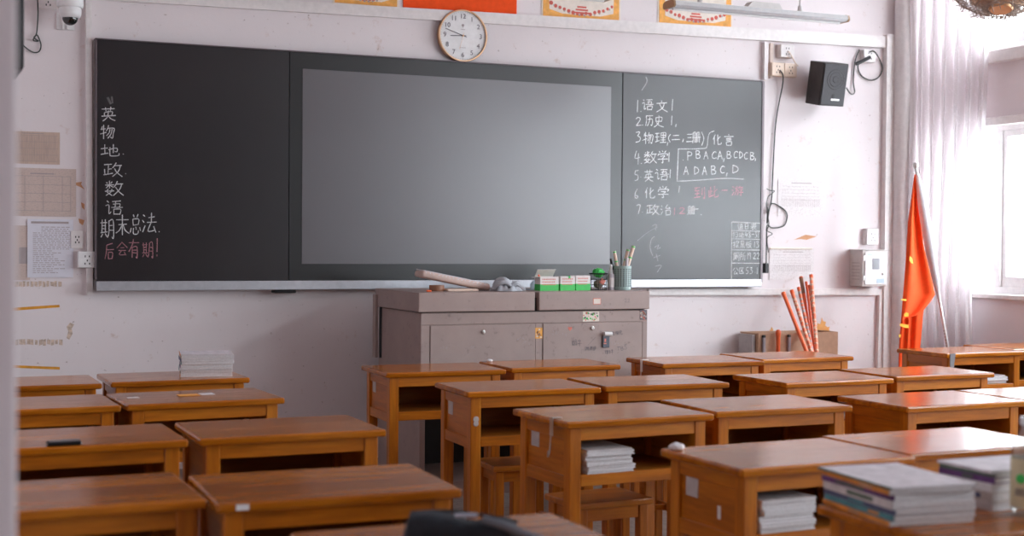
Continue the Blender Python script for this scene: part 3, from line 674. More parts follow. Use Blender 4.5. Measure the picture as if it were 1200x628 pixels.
notice('largest faded printed notice, with boxed columns, above the white notice', 6, 196, 89, 254, M['oldpaper2'], [(.35, .10, .68, .125)] + [(.12, .16+.18*k, .92, .168+.18*k) for k in range(5)] + [(x, .16, x+.006, .90) for x in (.27, .53, .80, .92)], ink='ink')
L_ = [(.08, .04, .90, .075)]
for k in range(24):
    y = .13+.034*k; u = .12 if k > 2 else .3
    x = u
    while x < (.9 if k < 12 else r.uniform(.45, .9)):
        w_ = r.uniform(.03, .12); L_.append((x, y, min(x+w_, .93), y+.011)); x += w_+.025
notice('clean white printed sheet taped beside the two wall sockets', 32, 256.5, 85.5, 325, M['newpaper'], L_, .006)
notice('faded strip of old notice peeking out behind the white printed sheet', 6, 264, 35, 328, M['oldpaper2'], [(.55, .4, .9, .7)])
GR = [(.3, .10, .75, .12)] + [(.08, .2+.09*k, .92, .205+.09*k) for k in range(5)] + [(.08+.035*k, .52, .083+.035*k, .74) for k in range(25)]
notice('bleached notice on the wall under the loudspeaker', 911.5, 209, 963.5, 254, M['faded'], GR, ink='ink')
notice('bleached notice with curled top edge right above the orange sticks', 901.5, 291, 953, 327.5, M['faded'], GR, ink='ink', curl=True)
def tape(label, quad, mat, name='tape_strip', grp=None):
    bm = BM(); slab(bm, [atY(x, y, WY+.0004) for x, y in quad], (0, -1, 0), .002); mk(name, bm, mat, label=label, cat='tape', group=grp)
tape('bright orange tape strip on the wall, upper of the two', [(8, 361), (69.5, 357), (70, 360), (8, 364.5)], M['tape'])
tape('bright orange tape strip on the wall, lower one just over the desks', [(8, 427.5), (70, 430), (70, 433), (8, 430.5)], M['tape'])
def residue(label, x0, y0, x1, y1):
    bm = BM(); r = random.Random(int(x1+y0)); n = 14
    for k in range(n):
        xa = x0+(x1-x0)*k/n; xb = x0+(x1-x0)*(k+r.uniform(.6, .98))/n
        slab(bm, [atY(xa, y0+r.uniform(-.5, 1), WY+.0004), atY(xb, y0+r.uniform(-.5, 1), WY+.0004), atY(xb, y1+r.uniform(-1.5, .5), WY+.0004), atY(xa, y1+r.uniform(-1.5, .5), WY+.0004)], (0, -1, 0), .0015)
    mk('tape_strip', bm, M['tape_old'], label=label, cat='tape')
residue('torn pale tape residue directly below the white printed sheet', 8, 329.5, 73, 336)
residue('torn pale tape residue between the two orange tape strips', 8, 397.5, 74, 404.5)
bm = BM(); slab(bm, [atY(x, y, WY+.0004) for x, y in [(78, 383), (82, 378), (87, 380), (84, 385), (85, 391), (81, 398), (78, 396), (80, 388)]], (0, -1, 0), .0012)
mk('peeled_patch', bm, M['tape_old'], label='brown peeled paint patch on the wall over the desks', cat='peeled paint')
bm = BM()
for q in ([(88, 214), (96, 213), (95, 216), (99, 222), (94, 219), (89, 217)], [(95, 237), (99, 239), (99, 246), (96, 243)], [(92, 256), (99, 258), (97, 264), (93, 261)], [(930, 281), (944, 275), (957, 277), (945, 281), (938, 280)]):
    slab(bm, [atY(x, y, WY-.0004) for x, y in q], (0, -1, 0), .001)
mk('paint_stain', bm, plain('orange_stain', (.62, .32, .17), .8), label='small orange stains dotted on the front wall', cat='stain', kind='stuff')

# dome camera
t = thing('dome_camera', 'white dome security camera on the front wall near the ceiling', 'security camera', (.767, WY-.001, 2.50))
bm = BM(); a, b_ = atY(66, 15, WY), atY(87, 36, WY); box(bm, (a.x-.767, -.012, b_.z-2.5), (b_.x-.767, 0, a.z-2.5), .003); box(bm, (a.x-.767+.03, -.03, b_.z-2.5), (a.x-.767+.04, -.012, a.z-2.5)); box(bm, (b_.x-.767-.04, -.03, b_.z-2.5), (b_.x-.767-.03, -.012, a.z-2.5)); mk('wall_plate', bm, M['white'], t)
bm = BM(); box(bm, (-.03, -.16, .085), (.03, 0, .112), .004); lathe(bm, [(0, .116), (.060, .116), (.068, .110), (.068, .078), (.062, .070), (0, .070)], 32, c=(0, -.165, 0)); mk('mount', bm, M['white'], t, smooth=True)
bm = BM(); lathe(bm, [(0, .070), (.054, .070), (.058, .060), (.057, .036), (.050, .022), (.040, .016), (0, .016)], 32, c=(0, -.165, 0)); mk('housing', bm, M['white'], t, smooth=True)
bm = BM(); lathe(bm, [(.040, .018)] + [(.040*math.cos(a), .016-.038*math.sin(a)) for a in [k*PI/16 for k in range(8)]] + [(0, -.022)], 28, c=(0, -.165, 0)); mk('lens_dome', bm, plain('dome_glass', (.012, .014, .013), .06, spec=.8), t, smooth=True)

# loudspeaker
p = atY(969, 98, 7.60)
t = thing('loudspeaker', 'black box loudspeaker tilted downwards on the front wall near the window', 'loudspeaker', (p.x, 7.60, p.z), (math.radians(10), 0, math.radians(-2)))
t.rotation_euler = (math.radians(11), 0, 0)
bm = BM(); w, d, h = .20, .155, .282
box(bm, (-w/2, -d/2, -h/2), (w/2, d/2, h/2), .006, 2); mk('cabinet', bm, plain('speaker_vinyl', (.030, .024, .023), .55, var=.2), t)
bm = BM(); box(bm, (-w/2+.008, -d/2-.007, -h/2+.008), (w/2-.008, -d/2-.001, h/2-.008), .003); grille = mk('grille', bm, plain('speaker_grille', (.040, .037, .042), .6, var=.35, vs=260), t)
bm = BM()
for rr in (.066, .048, .022): lathe(bm, [(rr-.004, .0860), (rr, .0862), (rr+.002, .0840), (rr-.006, .0840)], 36, M=RX, c=(.005, 0, .035))
lathe(bm, [(0, .0862), (.014, .0858), (.018, .0840), (0, .0840)], 20, M=RX, c=(.005, 0, -.075)); mk('cone_ring', bm, plain('cone_ring_black', (.02, .018, .02), .5), grille, smooth=True)
bm = BM(); text_bm(bm, 'SHENGHE', .013, Matrix.Translation((.02, -d/2-.0085, -.098)) @ RX4) if 0 else box(bm, (-.014, -d/2-.009, -.104), (.052, -d/2-.006, -.092)); mk('logo', bm, M['greyprint'] if 0 else M['white'], grille)
bm = BM(); box(bm, (-.03, d/2-.01, -.05), (.03, d/2+.083, .05), .004); mk('wall_bracket', bm, M['dark'], t)
bm = BM(); box(bm, (w/2-.002, 0, .02), (w/2+.022, .04, .05), .003); mk('terminal_knob', bm, M['dark'], t)

# electric meter box
t = thing('meter_box', 'pale grey electric meter box with small dark window under a socket', 'meter box', (5.888, WY-.001, 1.083))
w, d, h = .205, .14, .243
grey = M['grey']
bm = BM(); box(bm, (0, -d, 0), (w, 0, h), .003); mk('case', bm, grey, t)
bm = BM(); box(bm, (-.004, -d-.012, h), (w+.012, 0, h+.006), .002); mk('hood', bm, grey, t)
bm = BM(); box(bm, (.016, -d-.009, .012), (w-.010, -d-.001, h-.014), .002); dr = mk('door', bm, plain('meter_door_grey', (.68, .66, .65), .4), t)
bm = BM(); box(bm, (.075, -d-.0105, .115), (.135, -d-.008, .190), .001); mk('window_pane', bm, plain('dark_meter_glass', (.14, .13, .15), .15), dr)
bm = BM(); lathe(bm, [(0, .020), (.008, .018), (.009, .004), (0, .004)], 14, M=RX, c=(.165, -d-.004, .085)); mk('lock', bm, M['steel'], dr, smooth=True)
bm = BM(); box(bm, (.112, -d-.0102, .022), (.175, -d-.0085, .052)); box(bm, (.035, -d-.0102, h-.034), (.075, -d-.0085, h-.022)); mk('sticker', bm, M['blueprint'], dr)
for z in (.04, h-.07):
    bm = BM(); box(bm, (.004, -d-.010, z), (.014, -d-.002, z+.035), .002); mk('hinge', bm, M['steel'], t)
bm = BM()
for k in range(6): box(bm, (-.003, -d+.025, .045+k*.022), (.001, -.03, .051+k*.022))
mk('louver', bm, plain('louver_grey', (.48, .44, .43), .5), t)

# dark wall screen seen edge-on beside the pilaster
t = thing('wall_monitor', 'black flat monitor seen edge-on beside the pale pilaster at the top corner', 'monitor', (XL, 4.6, 1.95))
bm = BM(); box(bm, (.10, -.30, -.10), (.366, .0, .95), .012, 2, M=Matrix.Rotation(0, 4, 'Z')); mk('casing', bm, M['black'], t)
bm = BM(); box(bm, (0.001, -.14, .35), (.10, -.06, .75), .004); mk('wall_bracket', bm, M['dark'], t)
# ------------------------------------------------------------------ steel teacher's lectern
LX, LY, LW, LD, LH = 2.434, 6.82, 1.376, .74, 1.093
lec = thing('teacher_lectern', 'wide taupe steel lectern cabinet with scribbled doors standing below the display', 'lectern', (LX, LY, 0))
T = M['taupe']
bm = BM(); box(bm, (.018, .022, .60), (1.372, LD-.02, .986), .003); mk('cabinet_body', bm, T, lec)
for x in (.018, 1.342):
    bm = BM(); box(bm, (x, .022, 0), (x+.03, LD-.02, .60), .002); mk('side_panel', bm, T, lec)
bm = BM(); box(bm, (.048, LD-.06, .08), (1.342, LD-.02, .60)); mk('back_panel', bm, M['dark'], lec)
bm = BM(); box(bm, (.048, .06, 0), (1.342, LD-.02, .08)); mk('plinth', bm, T, lec)
bm = BM(); box(bm, (.03, .035, .985), (1.36, LD-.03, 1.06)); mk('lid_recess', bm, M['dark'], lec)
for x0, x1 in ((0, .668), (.692, 1.376)):
    bm = BM(); box(bm, (x0, 0, .990 if x0 == 0 else .992), (x1, LD, LH), .005, 2); mk('lid', bm, T, lec)
bm = BM(); box(bm, (.020, .016, .923), (1.370, .024, .984), .0015); mk('top_rail', bm, T, lec)
bm = BM(); box(bm, (.020, .016, .56), (.068, .024, .921), .0015); mk('stile', bm, T, lec)
bm = BM(); box(bm, (.680, .016, .56), (.720, .024, .921), .0015); mk('stile', bm, T, lec)
bm = BM(); box(bm, (1.340, .016, .56), (1.370, .024, .921), .0015); mk('stile', bm, T, lec)
doors = []
for x0, x1, z1 in ((.071, .677, .919), (.723, 1.337, .921)):
    bm = BM(); box(bm, (x0, .0125, .60), (x1, .023, z1), .0025); doors.append(mk('door', bm, T, lec))
bm = BM(); box(bm, (-.014, LD-.050, .700), (.004, LD, 1.060), .003); mk('side_flap', bm, T, lec)
bm = BM(); box(bm, (.012, LD-.075, .700), (.0195, LD-.050, 1.0)); mk('flap_gap_shade', bm, M['dark'], lec)  # solid dark strip standing in for the shade between flap and body
def lp(x, y, Y=.0125):
    p = atY(x, y, LY+Y); return Vector((p.x-LX, p.y-LY, p.z))
for d, (x, y) in zip(doors, ((566, 388.8), (694, 384.3))):
    q = lp(x, y); bm = BM(); lathe(bm, [(0, .012), (.009, .011), (.011, .003), (.013, .0), (0, 0)], 18, M=RX, c=q); kn = mk('lock', bm, M['steel'], d, smooth=True)
    bm = BM(); box(bm, (q.x-.001, q.y-.0128, q.z-.004), (q.x+.001, q.y-.011, q.z+.004)); mk('keyhole', bm, M['dark'], kn)
q = lp(711, 391); bm = BM(); cyl(bm, (q.x-.024, q.y-.018, q.z), (q.x+.022, q.y-.018, q.z), .012, n=14); hs = mk('hasp', bm, M['white'], doors[1], smooth=True)
a, b_ = lp(705.5, 393), lp(713.5, 407); bm = BM(); box(bm, (a.x, a.y-.010, b_.z), (b_.x, a.y-.001, a.z), .002); mk('tag', bm, plain('dark_tag', (.10, .11, .14), .4), hs)
bm = BM(); box(bm, (a.x+.006, a.y-.0112, b_.z+.02), (a.x+.022, a.y-.0095, b_.z+.026)); box(bm, (a.x+.010, a.y-.0112, b_.z+.032), (a.x+.020, a.y-.0095, b_.z+.05)); mk('tag_print', bm, M['redprint'], hs)
def lstick(xa, ya, xb, yb, mat, Y, name='sticker'):
    a, b_ = lp(xa, ya, Y), lp(xb, yb, Y); bm = BM(); box(bm, (a.x, a.y-.0012, b_.z), (b_.x, a.y, a.z)); return mk(name, bm, mat, lec), a, b_
def patch(name, parent, a, b_, n, mats, seed):
    r = random.Random(seed)
    for mt_ in mats:
        bm = BM()
        for k in range(n):
            x = r.uniform(a.x+.002, b_.x-.012); z = r.uniform(b_.z+.002, a.z-.012)
            box(bm, (x, a.y-.0019, z), (x+r.uniform(.004, .011), a.y-.0011, z+r.uniform(.005, .012)))
        mk(name, bm, mt_, parent)
s, a, b_ = lstick(695, 349.5, 704, 356.5, M['redprint'], 0); bm = BM(); box(bm, (a.x+.003, a.y-.0018, b_.z+.003), (b_.x-.003, a.y-.0011, a.z-.003)); mk('sticker_centre', bm, M['cream'], s)
s, a, b_ = lstick(683, 365, 702, 376.5, M['cream'], .016); patch('sticker_print', s, a, b_, 9, [M['green'], M['redprint'], M['ink_dark']], 5)
s, a, b_ = lstick(749.8, 363, 758, 374.5, M['ink_dark'], .016); patch('sticker_print', s, a, b_, 8, [M['cream'], M['redprint'], M['greyprint']], 6)
s, a, b_ = lstick(627.3, 384, 635.5, 396.5, M['orange_paper'], .016); patch('sticker_print', s, a, b_, 7, [M['cream'], M['brown']], 7)
q = lp(668, 385); bm = BM(); prism(bm, [(q.x+.013*16*math.sin(t_)**3/16, q.z+.013*(13*math.cos(t_)-5*math.cos(2*t_)-2*math.cos(3*t_)-math.cos(4*t_))/16) for t_ in [k*2*PI/20 for k in range(20)]], 1, q.y-.001, q.y); mk('heart_sticker', bm, M['redprint'], lec)
# pen scribbles
g('nai', '24,6 14,72 44,92;40,20 30,70 6,96;4,40 50,36;56,14 94,12 80,40 96,46 90,90 76,84;66,16 62,60 48,94')
g('niu', '30,8 18,34;24,28 84,26;6,60 96,58;52,4 52,98'); g('T', '6,10 94,8;50,10 50,96'); g('S', '84,12 30,10 26,40 78,56 70,92 12,90')
g('zhou', WATER+';40,10 38,70 30,96;52,24 56,44;64,8 64,92;76,24 80,44;90,6 90,96'); g('yi2', '26,4 6,46;18,32 18,96;40,16 86,14 84,70;36,42 98,40;42,70 86,68;60,16 44,96')
def lwrite(items):
    bm = BM()
    for k, x0, y0, x1, y1 in items:
        for st in G[k]:
            pts = [lp(x0+(x1-x0)*u/100, y0+(y1-y0)*v_/100, .0117) for u, v_ in st]
            ribbon(bm, [(p.x, p.z) for p in pts], .0028, .0117)
    mk('pen_scribble', bm, M['ink_dark'], lec)
lwrite([('nai', 670, 397, 676, 405), ('niu', 676.5, 397, 682, 406)])
lwrite([('zhou', 685, 405.5, 690, 411), ('zhou', 690.5, 405, 694.5, 411), ('yi2', 695, 405, 698.5, 411)])
lwrite([('T', 722.5, 406, 727, 411), ('B', 727, 405.5, 731, 410.5), ('S', 731, 403.5, 735, 409.5)])
lwrite([('lli', 708.5, 410, 713, 415), ('niu', 713, 410, 716, 415), ('niu', 716, 409, 719, 415)])
lwrite([('shu', 715.5, 388, 720.5, 393), ('ban', 721, 387.5, 725.5, 392.5), ('hua', 725.5, 386.5, 729.5, 392)])
rs = random.Random(21)
for (x, y, n_) in ((607, 397, 3), (613, 402, 3), (552, 407, 2), (517, 407, 3), (702, 399, 2), (718, 402, 3), (648, 390, 3), (660, 392, 2)):
    bm = BM()
    for k in range(n_):
        x0 = x+k*3; pts = [lp(x0+rs.uniform(-1.5, 1.5), y+rs.uniform(-2.5, 2.5), .0117) for _ in range(4)]; ribbon(bm, [(p.x, p.z) for p in pts], .002, .0117)
    mk('pen_scribble', bm, M['ink'], lec)
bm = BM(); p0, p1 = lp(689, 404.5, .0117), lp(698, 395, .0117); ribbon(bm, [(p0.x, p0.z), (p1.x, p1.z)], .002, .0117); mk('pen_line', bm, M['ink_dark'], lec)
bm = BM(); p = lp(733, 359.5, 0)
for (u, v_) in ((0, 0), (3.5, 0)):
    for st in (((0, 0), (2, -1), (1, 3)), ((0, 3), (3, 3))): ribbon(bm, [(lp(732+u+a_, 351+c_, -.0006).x, lp(732+u+a_, 351+c_, -.0006).z) for a_, c_ in st], .002, -.0006)
mk('pen_mark', bm, M['ink_dark'], lec)

# things on the lectern
TZ = LH
def tp(x, Y): p = atY(x, 300, Y); return p.x
t = thing('wrapped_packet', 'long pinkish packet in clear wrap lying tilted on the lectern', 'packet', (tp(530, 7.09), 7.09, TZ))
my = Matrix.Translation((0, 0, .056)) @ Matrix.Rotation(math.radians(11), 4, 'Y')
bm = BM(); box(bm, (-.200, -.07, -.018), (.205, .07, .018), .013, 3, M=my); mk('packet_body', bm, plain('pink_packet', (.66, .50, .44), .4), t, smooth=True)
bm = BM(); r = random.Random(4)
box(bm, (-.196, -.060, .0165), (.195, .060, .0225), .003, 1, M=my)
for k in range(16): 
    x = -.18+.023*k; tube(bm, [my @ Vector((x, -.070, .006)), my @ Vector((x+r.uniform(-.01, .02), -.062, .018)), my @ Vector((x+r.uniform(-.02, .02), .05, .0235))], .0028, 6)
mk('clear_wrap', bm, plain('plastic_wrap', (.74, .70, .72), .2), t, smooth=True)
t = thing('tape_roll', 'brown roll of tape underneath the tilted packet on the lectern', 'tape roll', (tp(512, 7.05), 7.05, TZ))
bm = BM(); lathe(bm, [(.026, 0), (.040, 0), (.041, .002), (.041, .030), (.040, .032), (.026, .032), (.026, 0)], 28); mk('roll', bm, M['brown'], t, smooth=True)
t = thing('chalk_holder', 'pale flat tray lying beneath the tilted packet near the grey cloth', 'tray', (tp(537, 7.02), 7.02, TZ))
bm = BM(); box(bm, (-.07, -.03, 0), (.11, .04, .012), .005, 2); mk('tray', bm, M['beige'], t)
bm = BM(); box(bm, (0, -.006, 0), (.028, .006, .010), .004, 2); mk('chalk_piece', bm, M['orange'], None, (tp(500, 6.93), 6.93, TZ), label='small orange stub of chalk on the lectern corner', cat='chalk')
# crumpled cloth
bm = BM(); r = random.Random(9); n = 36
def clh(u, v_):
    e = max(0, 1-(u*u+v_*v_)); return e**.6*(.018+.022*(math.sin(7*u+2)*math.cos(6*v_)+1)+.012*math.sin(15*u-9*v_))+(.03*math.exp(-((u+.5)**2+(v_-.1)**2)/.05))*(e > 0)
grid = [[None]*n for _ in range(n)]
for i in range(n):
    for j in range(n):
        u, v_ = -1+2*i/(n-1), -1+2*j/(n-1); k = max(abs(u), abs(v_)); l = math.hypot(u, v_) or 1; uu, vv = u*k/l, v_*k/l
        sc = 1+.14*math.sin(3*math.atan2(vv, uu)+1)+.08*math.sin(7*math.atan2(vv, uu))
        grid[i][j] = bm.verts.new((uu*.098*sc, vv*.07*sc, .002+max(0, clh(uu, vv))))
for i in range(n-1):
    for j in range(n-1): bm.faces.new((grid[i][j], grid[i+1][j], grid[i+1][j+1], grid[i][j+1]))
tube(bm, spline([(-.09, -.02, .02), (-.07, -.05, .045), (-.03, -.06, .05), (0, -.045, .03), (.03, -.05, .045), (.06, -.03, .03), (.09, -.03, .012)]), .013, 8)
tube(bm, spline([(-.08, 0, .03), (-.06, -.01, .062), (-.03, -.03, .066), (-.01, -.02, .05)]), .012, 8)
mk('cleaning_cloth', bm, M['cloth'], None, (tp(592.5, 7.0), 6.972, TZ), smooth=True, label='crumpled grey cleaning cloth on the lectern beside the wrapped packet', cat='cloth')
def chalkbox(label, xa, xb, h, Y, openlid=False, seed=1):
    x0, x1 = tp(xa, Y), tp(xb, Y); w = x1-x0; d = .075
    t = thing('chalk_box', label, 'chalk box', (x0, Y, TZ), group='chalk boxes on the lectern')
    bm = BM()
    if openlid:
        wt = .002
        box(bm, (0, 0, h*.45), (w, wt, h)); box(bm, (0, d-wt, h*.45), (w, d, h)); box(bm, (0, wt, h*.45), (wt, d-wt, h)); box(bm, (w-wt, wt, h*.45), (w, d-wt, h))
    else: box(bm, (0, 0, h*.45), (w, d, h), .001)
    mk('carton', bm, M['boxwhite'], t)
    bm = BM(); box(bm, (-.0006, -.0006, 0), (w+.0006, d+.0006, h*.46)); mk('green_band', bm, M['green'], t)
    bm = BM(); r = random.Random(seed)
    for row in range(3):
        x = .012
        while x < w-.02:
            l = r.uniform(.004, .009); box(bm, (x, -.0014, h*(.40+.19*row)), (x+l, -.0004, h*(.40+.19*row)+.006)); x += l+.004
    mk('printed_text', bm, M['redprint'], t)
    if openlid:
        bm = BM(); slab(bm, [(0, d, h), (w, d, h), (w*1.0, d*.5, h+.038), (w*0, d*.5, h+.038)], (0, .5, .85), .002); slab(bm, [(0, d*.2, h), (0, d*.8, h), (-.028, d*.8, h-.006), (-.028, d*.2, h-.006)], (0, 0, 1), .0015); mk('lid_flap', bm, M['boxwhite'], t)
        bm = BM(); cyl(bm, (w*.15, d*.4, h*.6), (w*.02, d*.4, h+.012), .005, n=10); mk('chalk_stick', bm, M['orange'], t)
    else:
        bm = BM(); box(bm, (w*.55, -.001, h-.012), (w*.68, d*.3, h+.002)); mk('tab', bm, M['green'] if seed == 2 else M['boxwhite'], t)
chalkbox('open green and white chalk box with raised flap on the lectern', 633.5, 654.8, .078, 6.965, True, 1)
chalkbox('middle green and white chalk box with a small green tab on top', 657, 674, .080, 6.965, False, 2)
chalkbox('fully closed green and white chalk box beside the black wire cup', 675.3, 692, .083, 6.975, False, 3)
bm = BM(); slab(bm, [(0, 0, 0), (.09, .01, 0), (.085, .06, .035), (.05, .07, .05), (.02, .05, .03)], (0, .3, .9), .004); slab(bm, [(-.02, -.02, 0), (.05, -.02, 0), (.05, .03, .004), (-.02, .03, .004)], (0, 0, 1), .003)
mk('folded_mask', bm, M['blueprint'], None, (tp(622, 7.06), 7.06, TZ+.001), label='pale blue folded paper mask behind the open chalk box', cat='mask')
# black wire cup with green bits
X = tp(701.5, 7.03)
t = thing('wire_cup', 'black wire mesh cup full of green odds and ends on the lectern', 'cup', (X, 7.03, TZ))
bm = BM(); R_ = .047; H_ = .092
for z in (.002, .03, .06): 
    pts = [(R_*math.cos(a), R_*math.sin(a), z) for a in [k*PI/14 for k in range(29)]]; tube(bm, pts, .0012, 5)
for k in range(22): a = k*2*PI/22; tube(bm, [(R_*math.cos(a), R_*math.sin(a), 0), (R_*math.cos(a), R_*math.sin(a), H_)], .0010, 5)
mk('mesh_wall', bm, M['black'], t)
bm = BM(); lathe(bm, [(R_-.003, H_-.003), (R_+.006, H_-.001), (R_+.007, H_+.004), (R_, H_+.005), (R_-.003, H_-.003)], 28); mk('rim', bm, M['black'], t, smooth=True)
bm = BM(); lathe(bm, [(0, 0), (R_, 0), (R_, .003), (0, .003)], 24); mk('cup_base', bm, M['black'], t)
r = random.Random(2)
for name_, lab, mt_, pos in (('plastic_ball', 'crumpled bright green wrapper bulging from the black wire cup', M['green'], (0, -.004, .075)), ):
    bm = BM(); bmesh.ops.create_icosphere(bm, subdivisions=3, radius=.033)
    for v_ in bm.verts: v_.co *= 1+.16*math.sin(v_.co.x*220)*math.cos(v_.co.y*200+v_.co.z*150); v_.co.z *= .8
    mk('green_wrapper', bm, M['green'], None, (X, 7.03, TZ+.098), smooth=True, label=lab, cat='wrapper')
bm = BM(); bmesh.ops.create_icosphere(bm, subdivisions=3, radius=.026)
for v_ in bm.verts: v_.co *= 1+.15*math.sin(v_.co.x*180+1)*math.cos(v_.co.y*170)
mk('paper_scrap', bm, plain('brown_scrap', (.30, .22, .18), .7, var=.5, vs=60), None, (X, 7.03, TZ+.034), smooth=True, label='crumpled brownish scraps at the bottom of the black wire cup', cat='scraps')
bm = BM(); box(bm, (-.018, -.004, -.012), (.012, .004, .018), .003); mk('badge', bm, M['redprint'], None, (X+.008, 6.992, TZ+.045), rot=(0, .5, 0), label='small orange red tag inside the front of the wire cup', cat='tag')
# spray bottle
t = thing('spray_bottle', 'small clear spray bottle with white cap between the two cups', 'bottle', (tp(716.2, 7.03), 7.03, TZ))
bm = BM(); lathe(bm, [(0, 0), (.019, 0), (.021, .004), (.021, .082), (.017, .092), (.009, .096), (0, .096)], 24); mk('bottle_body', bm, plain('frosted_bottle', (.60, .55, .58), .15), t, smooth=True)
bm = BM(); lathe(bm, [(.0213, .018), (.0216, .018), (.0216, .070), (.0213, .070)], 24); mk('bottle_label', bm, M['boxwhite'], t, smooth=True)
bm = BM(); lathe(bm, [(.0125, .094), (.0125, .112), (.0085, .118), (.0075, .142), (.005, .146), (0, .146)], 20); mk('cap', bm, M['white'], t, smooth=True)
# perforated cup and its contents
X = tp(729.3, 7.02); R_, H_ = .053, .138
t = thing('perforated_cup', 'pale teal perforated plastic cup holding rolled tubes on the lectern', 'cup', (X, 7.02, TZ))
bm = BM(); lathe(bm, [(0, .002), (R_-.006, 0), (R_-.003, .004), (R_-.003, .014), (R_, H_), (R_-.004, H_), (R_-.006, .014), (0, .006)], 40); mk('cup_wall', bm, M['teal'], t, smooth=True)
bm = BM()
for row in range(9):
    z = .024+.0118*row; rr = R_-.003+.003*(z/H_)
    for k in range(20):
        a = 2*PI*k/20; box(bm, (-.0034, -.0010, -.0034), (.0034, .0014, .0034), M=Matrix.Translation((rr*math.cos(a), rr*math.sin(a), z)) @ Matrix.Rotation(a+PI/2, 4, 'Z'))
mk('hole_pattern', bm, M['dark'], t)
def roll(label, p0, p1, r, mat, name='paper_tube', cat='tube', wrap=True):
    p0, p1 = Vector(p0), Vector(p1)
    t = thing(name, label, cat, p0)
    d = p1-p0; bm = BM(); cyl(bm, (0, 0, 0), d, r, n=14); mk('roll', bm, mat, t, smooth=True)
    if wrap:
        for u in (.70, .96):
            bm = BM(); cyl(bm, d*u, d*(u+.03), r*1.06, n=14); mk('green_band', bm, M['green'], t, smooth=True)
roll('shorter beige rolled tube leaning away from the window in the teal cup', (X-.006, 7.02, TZ+.014), (tp(720.8, 7.02), 7.03, TZ+.222), .009, M['beige'])
roll('longest beige rolled tube leaning towards the window in the teal cup', (X-.002, 7.022, TZ+.014), (tp(742.5, 7.02), 7.02, TZ+.252), .010, M['beige'])
roll('second beige tube just behind the longest one in the teal cup', (X-.012, 7.040, TZ+.016), (tp(736, 7.045), 7.045, TZ+.232), .009, M['beige'])
roll('clear plastic wrapped roll standing low in the teal cup', (X+.016, 6.995, TZ+.016), (tp(734.5, 6.985), 6.985, TZ+.185), .009, plain('plastic_roll', (.66, .62, .66), .2), 'plastic_roll', 'roll', False)
roll('black marker pen leaning out of the teal cup', (X-.022, 7.035, TZ+.014), (tp(715.5, 7.04), 7.04, TZ+.178), .006, M['black'], 'marker_pen', 'pen', False)
roll('pale grey folded wrapper sticking out behind the black marker pen', (X-.012, 7.043, TZ+.014), (tp(721, 7.055), 7.055, TZ+.198), .009, M['greyprint'], 'wrapper_roll', 'wrapper', False)

# ------------------------------------------------------------------ desks
DW, DD, DH = .60, .42, .75
def make_desk():
    t = thing('school_desk', '', 'desk')
    bm = BM(); box(bm, (-DW/2, -DD/2, DH-.024), (DW/2, DD/2, DH), .007, 2); mk('tabletop', bm, M['top'], t)
    lx, ly, s = .255, .165, .0225
    for sx in (-1, 1):
        for sy in (-1, 1):
            bm = BM(); box(bm, (sx*lx-s, sy*ly-s, 0), (sx*lx+s, sy*ly+s, DH-.024), .003); mk('leg', bm, M['leg'], t)
    bm = BM(); box(bm, (-lx+s, -ly-s+.004, .680), (lx-s, -ly-s+.024, DH-.024), .002); mk('top_rail', bm, M['rail'], t)
    bm = BM(); box(bm, (-lx+s, -ly-s+.002, .522), (lx-s, -ly-s+.028, .562), .002); mk('shelf_rail', bm, M['rail'], t)
    for sx in (-1, 1):
        x = sx*(lx+s-.004)
        for z0, z1 in ((.682, DH-.024), (.512, .556)):
            bm = BM(); box(bm, (min(x, x-sx*.022), -ly+s, z0), (max(x, x-sx*.022), ly-s, z1), .002); mk('side_rail', bm, M['side'], t)
        x = sx*(lx+s-.016)
        bm = BM(); box(bm, (x-.004, -ly+s, .556), (x+.004, ly-s, .682)); mk('side_panel', bm, M['side'], t)
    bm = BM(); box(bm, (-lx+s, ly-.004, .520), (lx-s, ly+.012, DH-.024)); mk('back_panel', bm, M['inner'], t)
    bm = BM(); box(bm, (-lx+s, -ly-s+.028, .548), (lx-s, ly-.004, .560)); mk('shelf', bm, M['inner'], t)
    return t
DESKS = {}
proto = make_desk(); used = [False]
def desk(k, x, y, deg, label):
    o = copy_tree(proto) if used[0] else proto; used[0] = True
    o.location = (x, y, 0); o.rotation_euler = (0, 0, math.radians(deg)); o['label'] = label; o['group'] = 'wooden school desks'
    DESKS[k] = o; return o
def W(k, x, y, z=0):      # a point in a desk's own frame to the room
    o = DESKS[k]; return Matrix.Translation(o.location) @ Matrix.Rotation(o.rotation_euler.z, 4, 'Z') @ Vector((x, y, z))
desk('L1a', .440, 6.239, .8, 'empty desk beside the desk with the magazine pile, front row by the wall with notices')
desk('L1b', 1.078, 6.287, 1.4, 'front row desk with a pile of magazines on its far corner')
desk('L2a', .400, 5.404, 2.0, 'empty second row desk beside the desk with an orange note')
desk('L2b', 1.018, 5.440, 3.2, 'second row desk with an orange and white note lying on it')
desk('L3a', .470, 4.438, 1.4, 'third row desk with a small black phone lying on its front edge')
desk('L3b', 1.108, 4.454, .6, 'third row desk beside the phone desk, empty, in the block away from the windows')
q = atZ(248, 585.7, DH); desk('L4a', q.x-.31, q.y+.22, 1, 'fourth row desk beside the pale pilaster, empty top')
desk('L4b', .949, 3.372, -1.5, 'fourth row desk with a white sticker on its front edge')
q = atZ(646.6, 600, DH); desk('L5b', q.x-.30, q.y-.21, .5, 'desk with the dark pencil pouch on top, at the bottom edge')
desk('M1a', 2.324, 6.300, -1.0, 'middle block front row desk with grey side sticker, in front of the lectern')
desk('M1b', 2.967, 6.345, .3, 'middle block front row desk with a white scrap on its far corner, before the lectern')
desk('M2a', 2.374, 5.401, -1.6, 'middle block second row desk with grey side sticker and round mark on its leg')
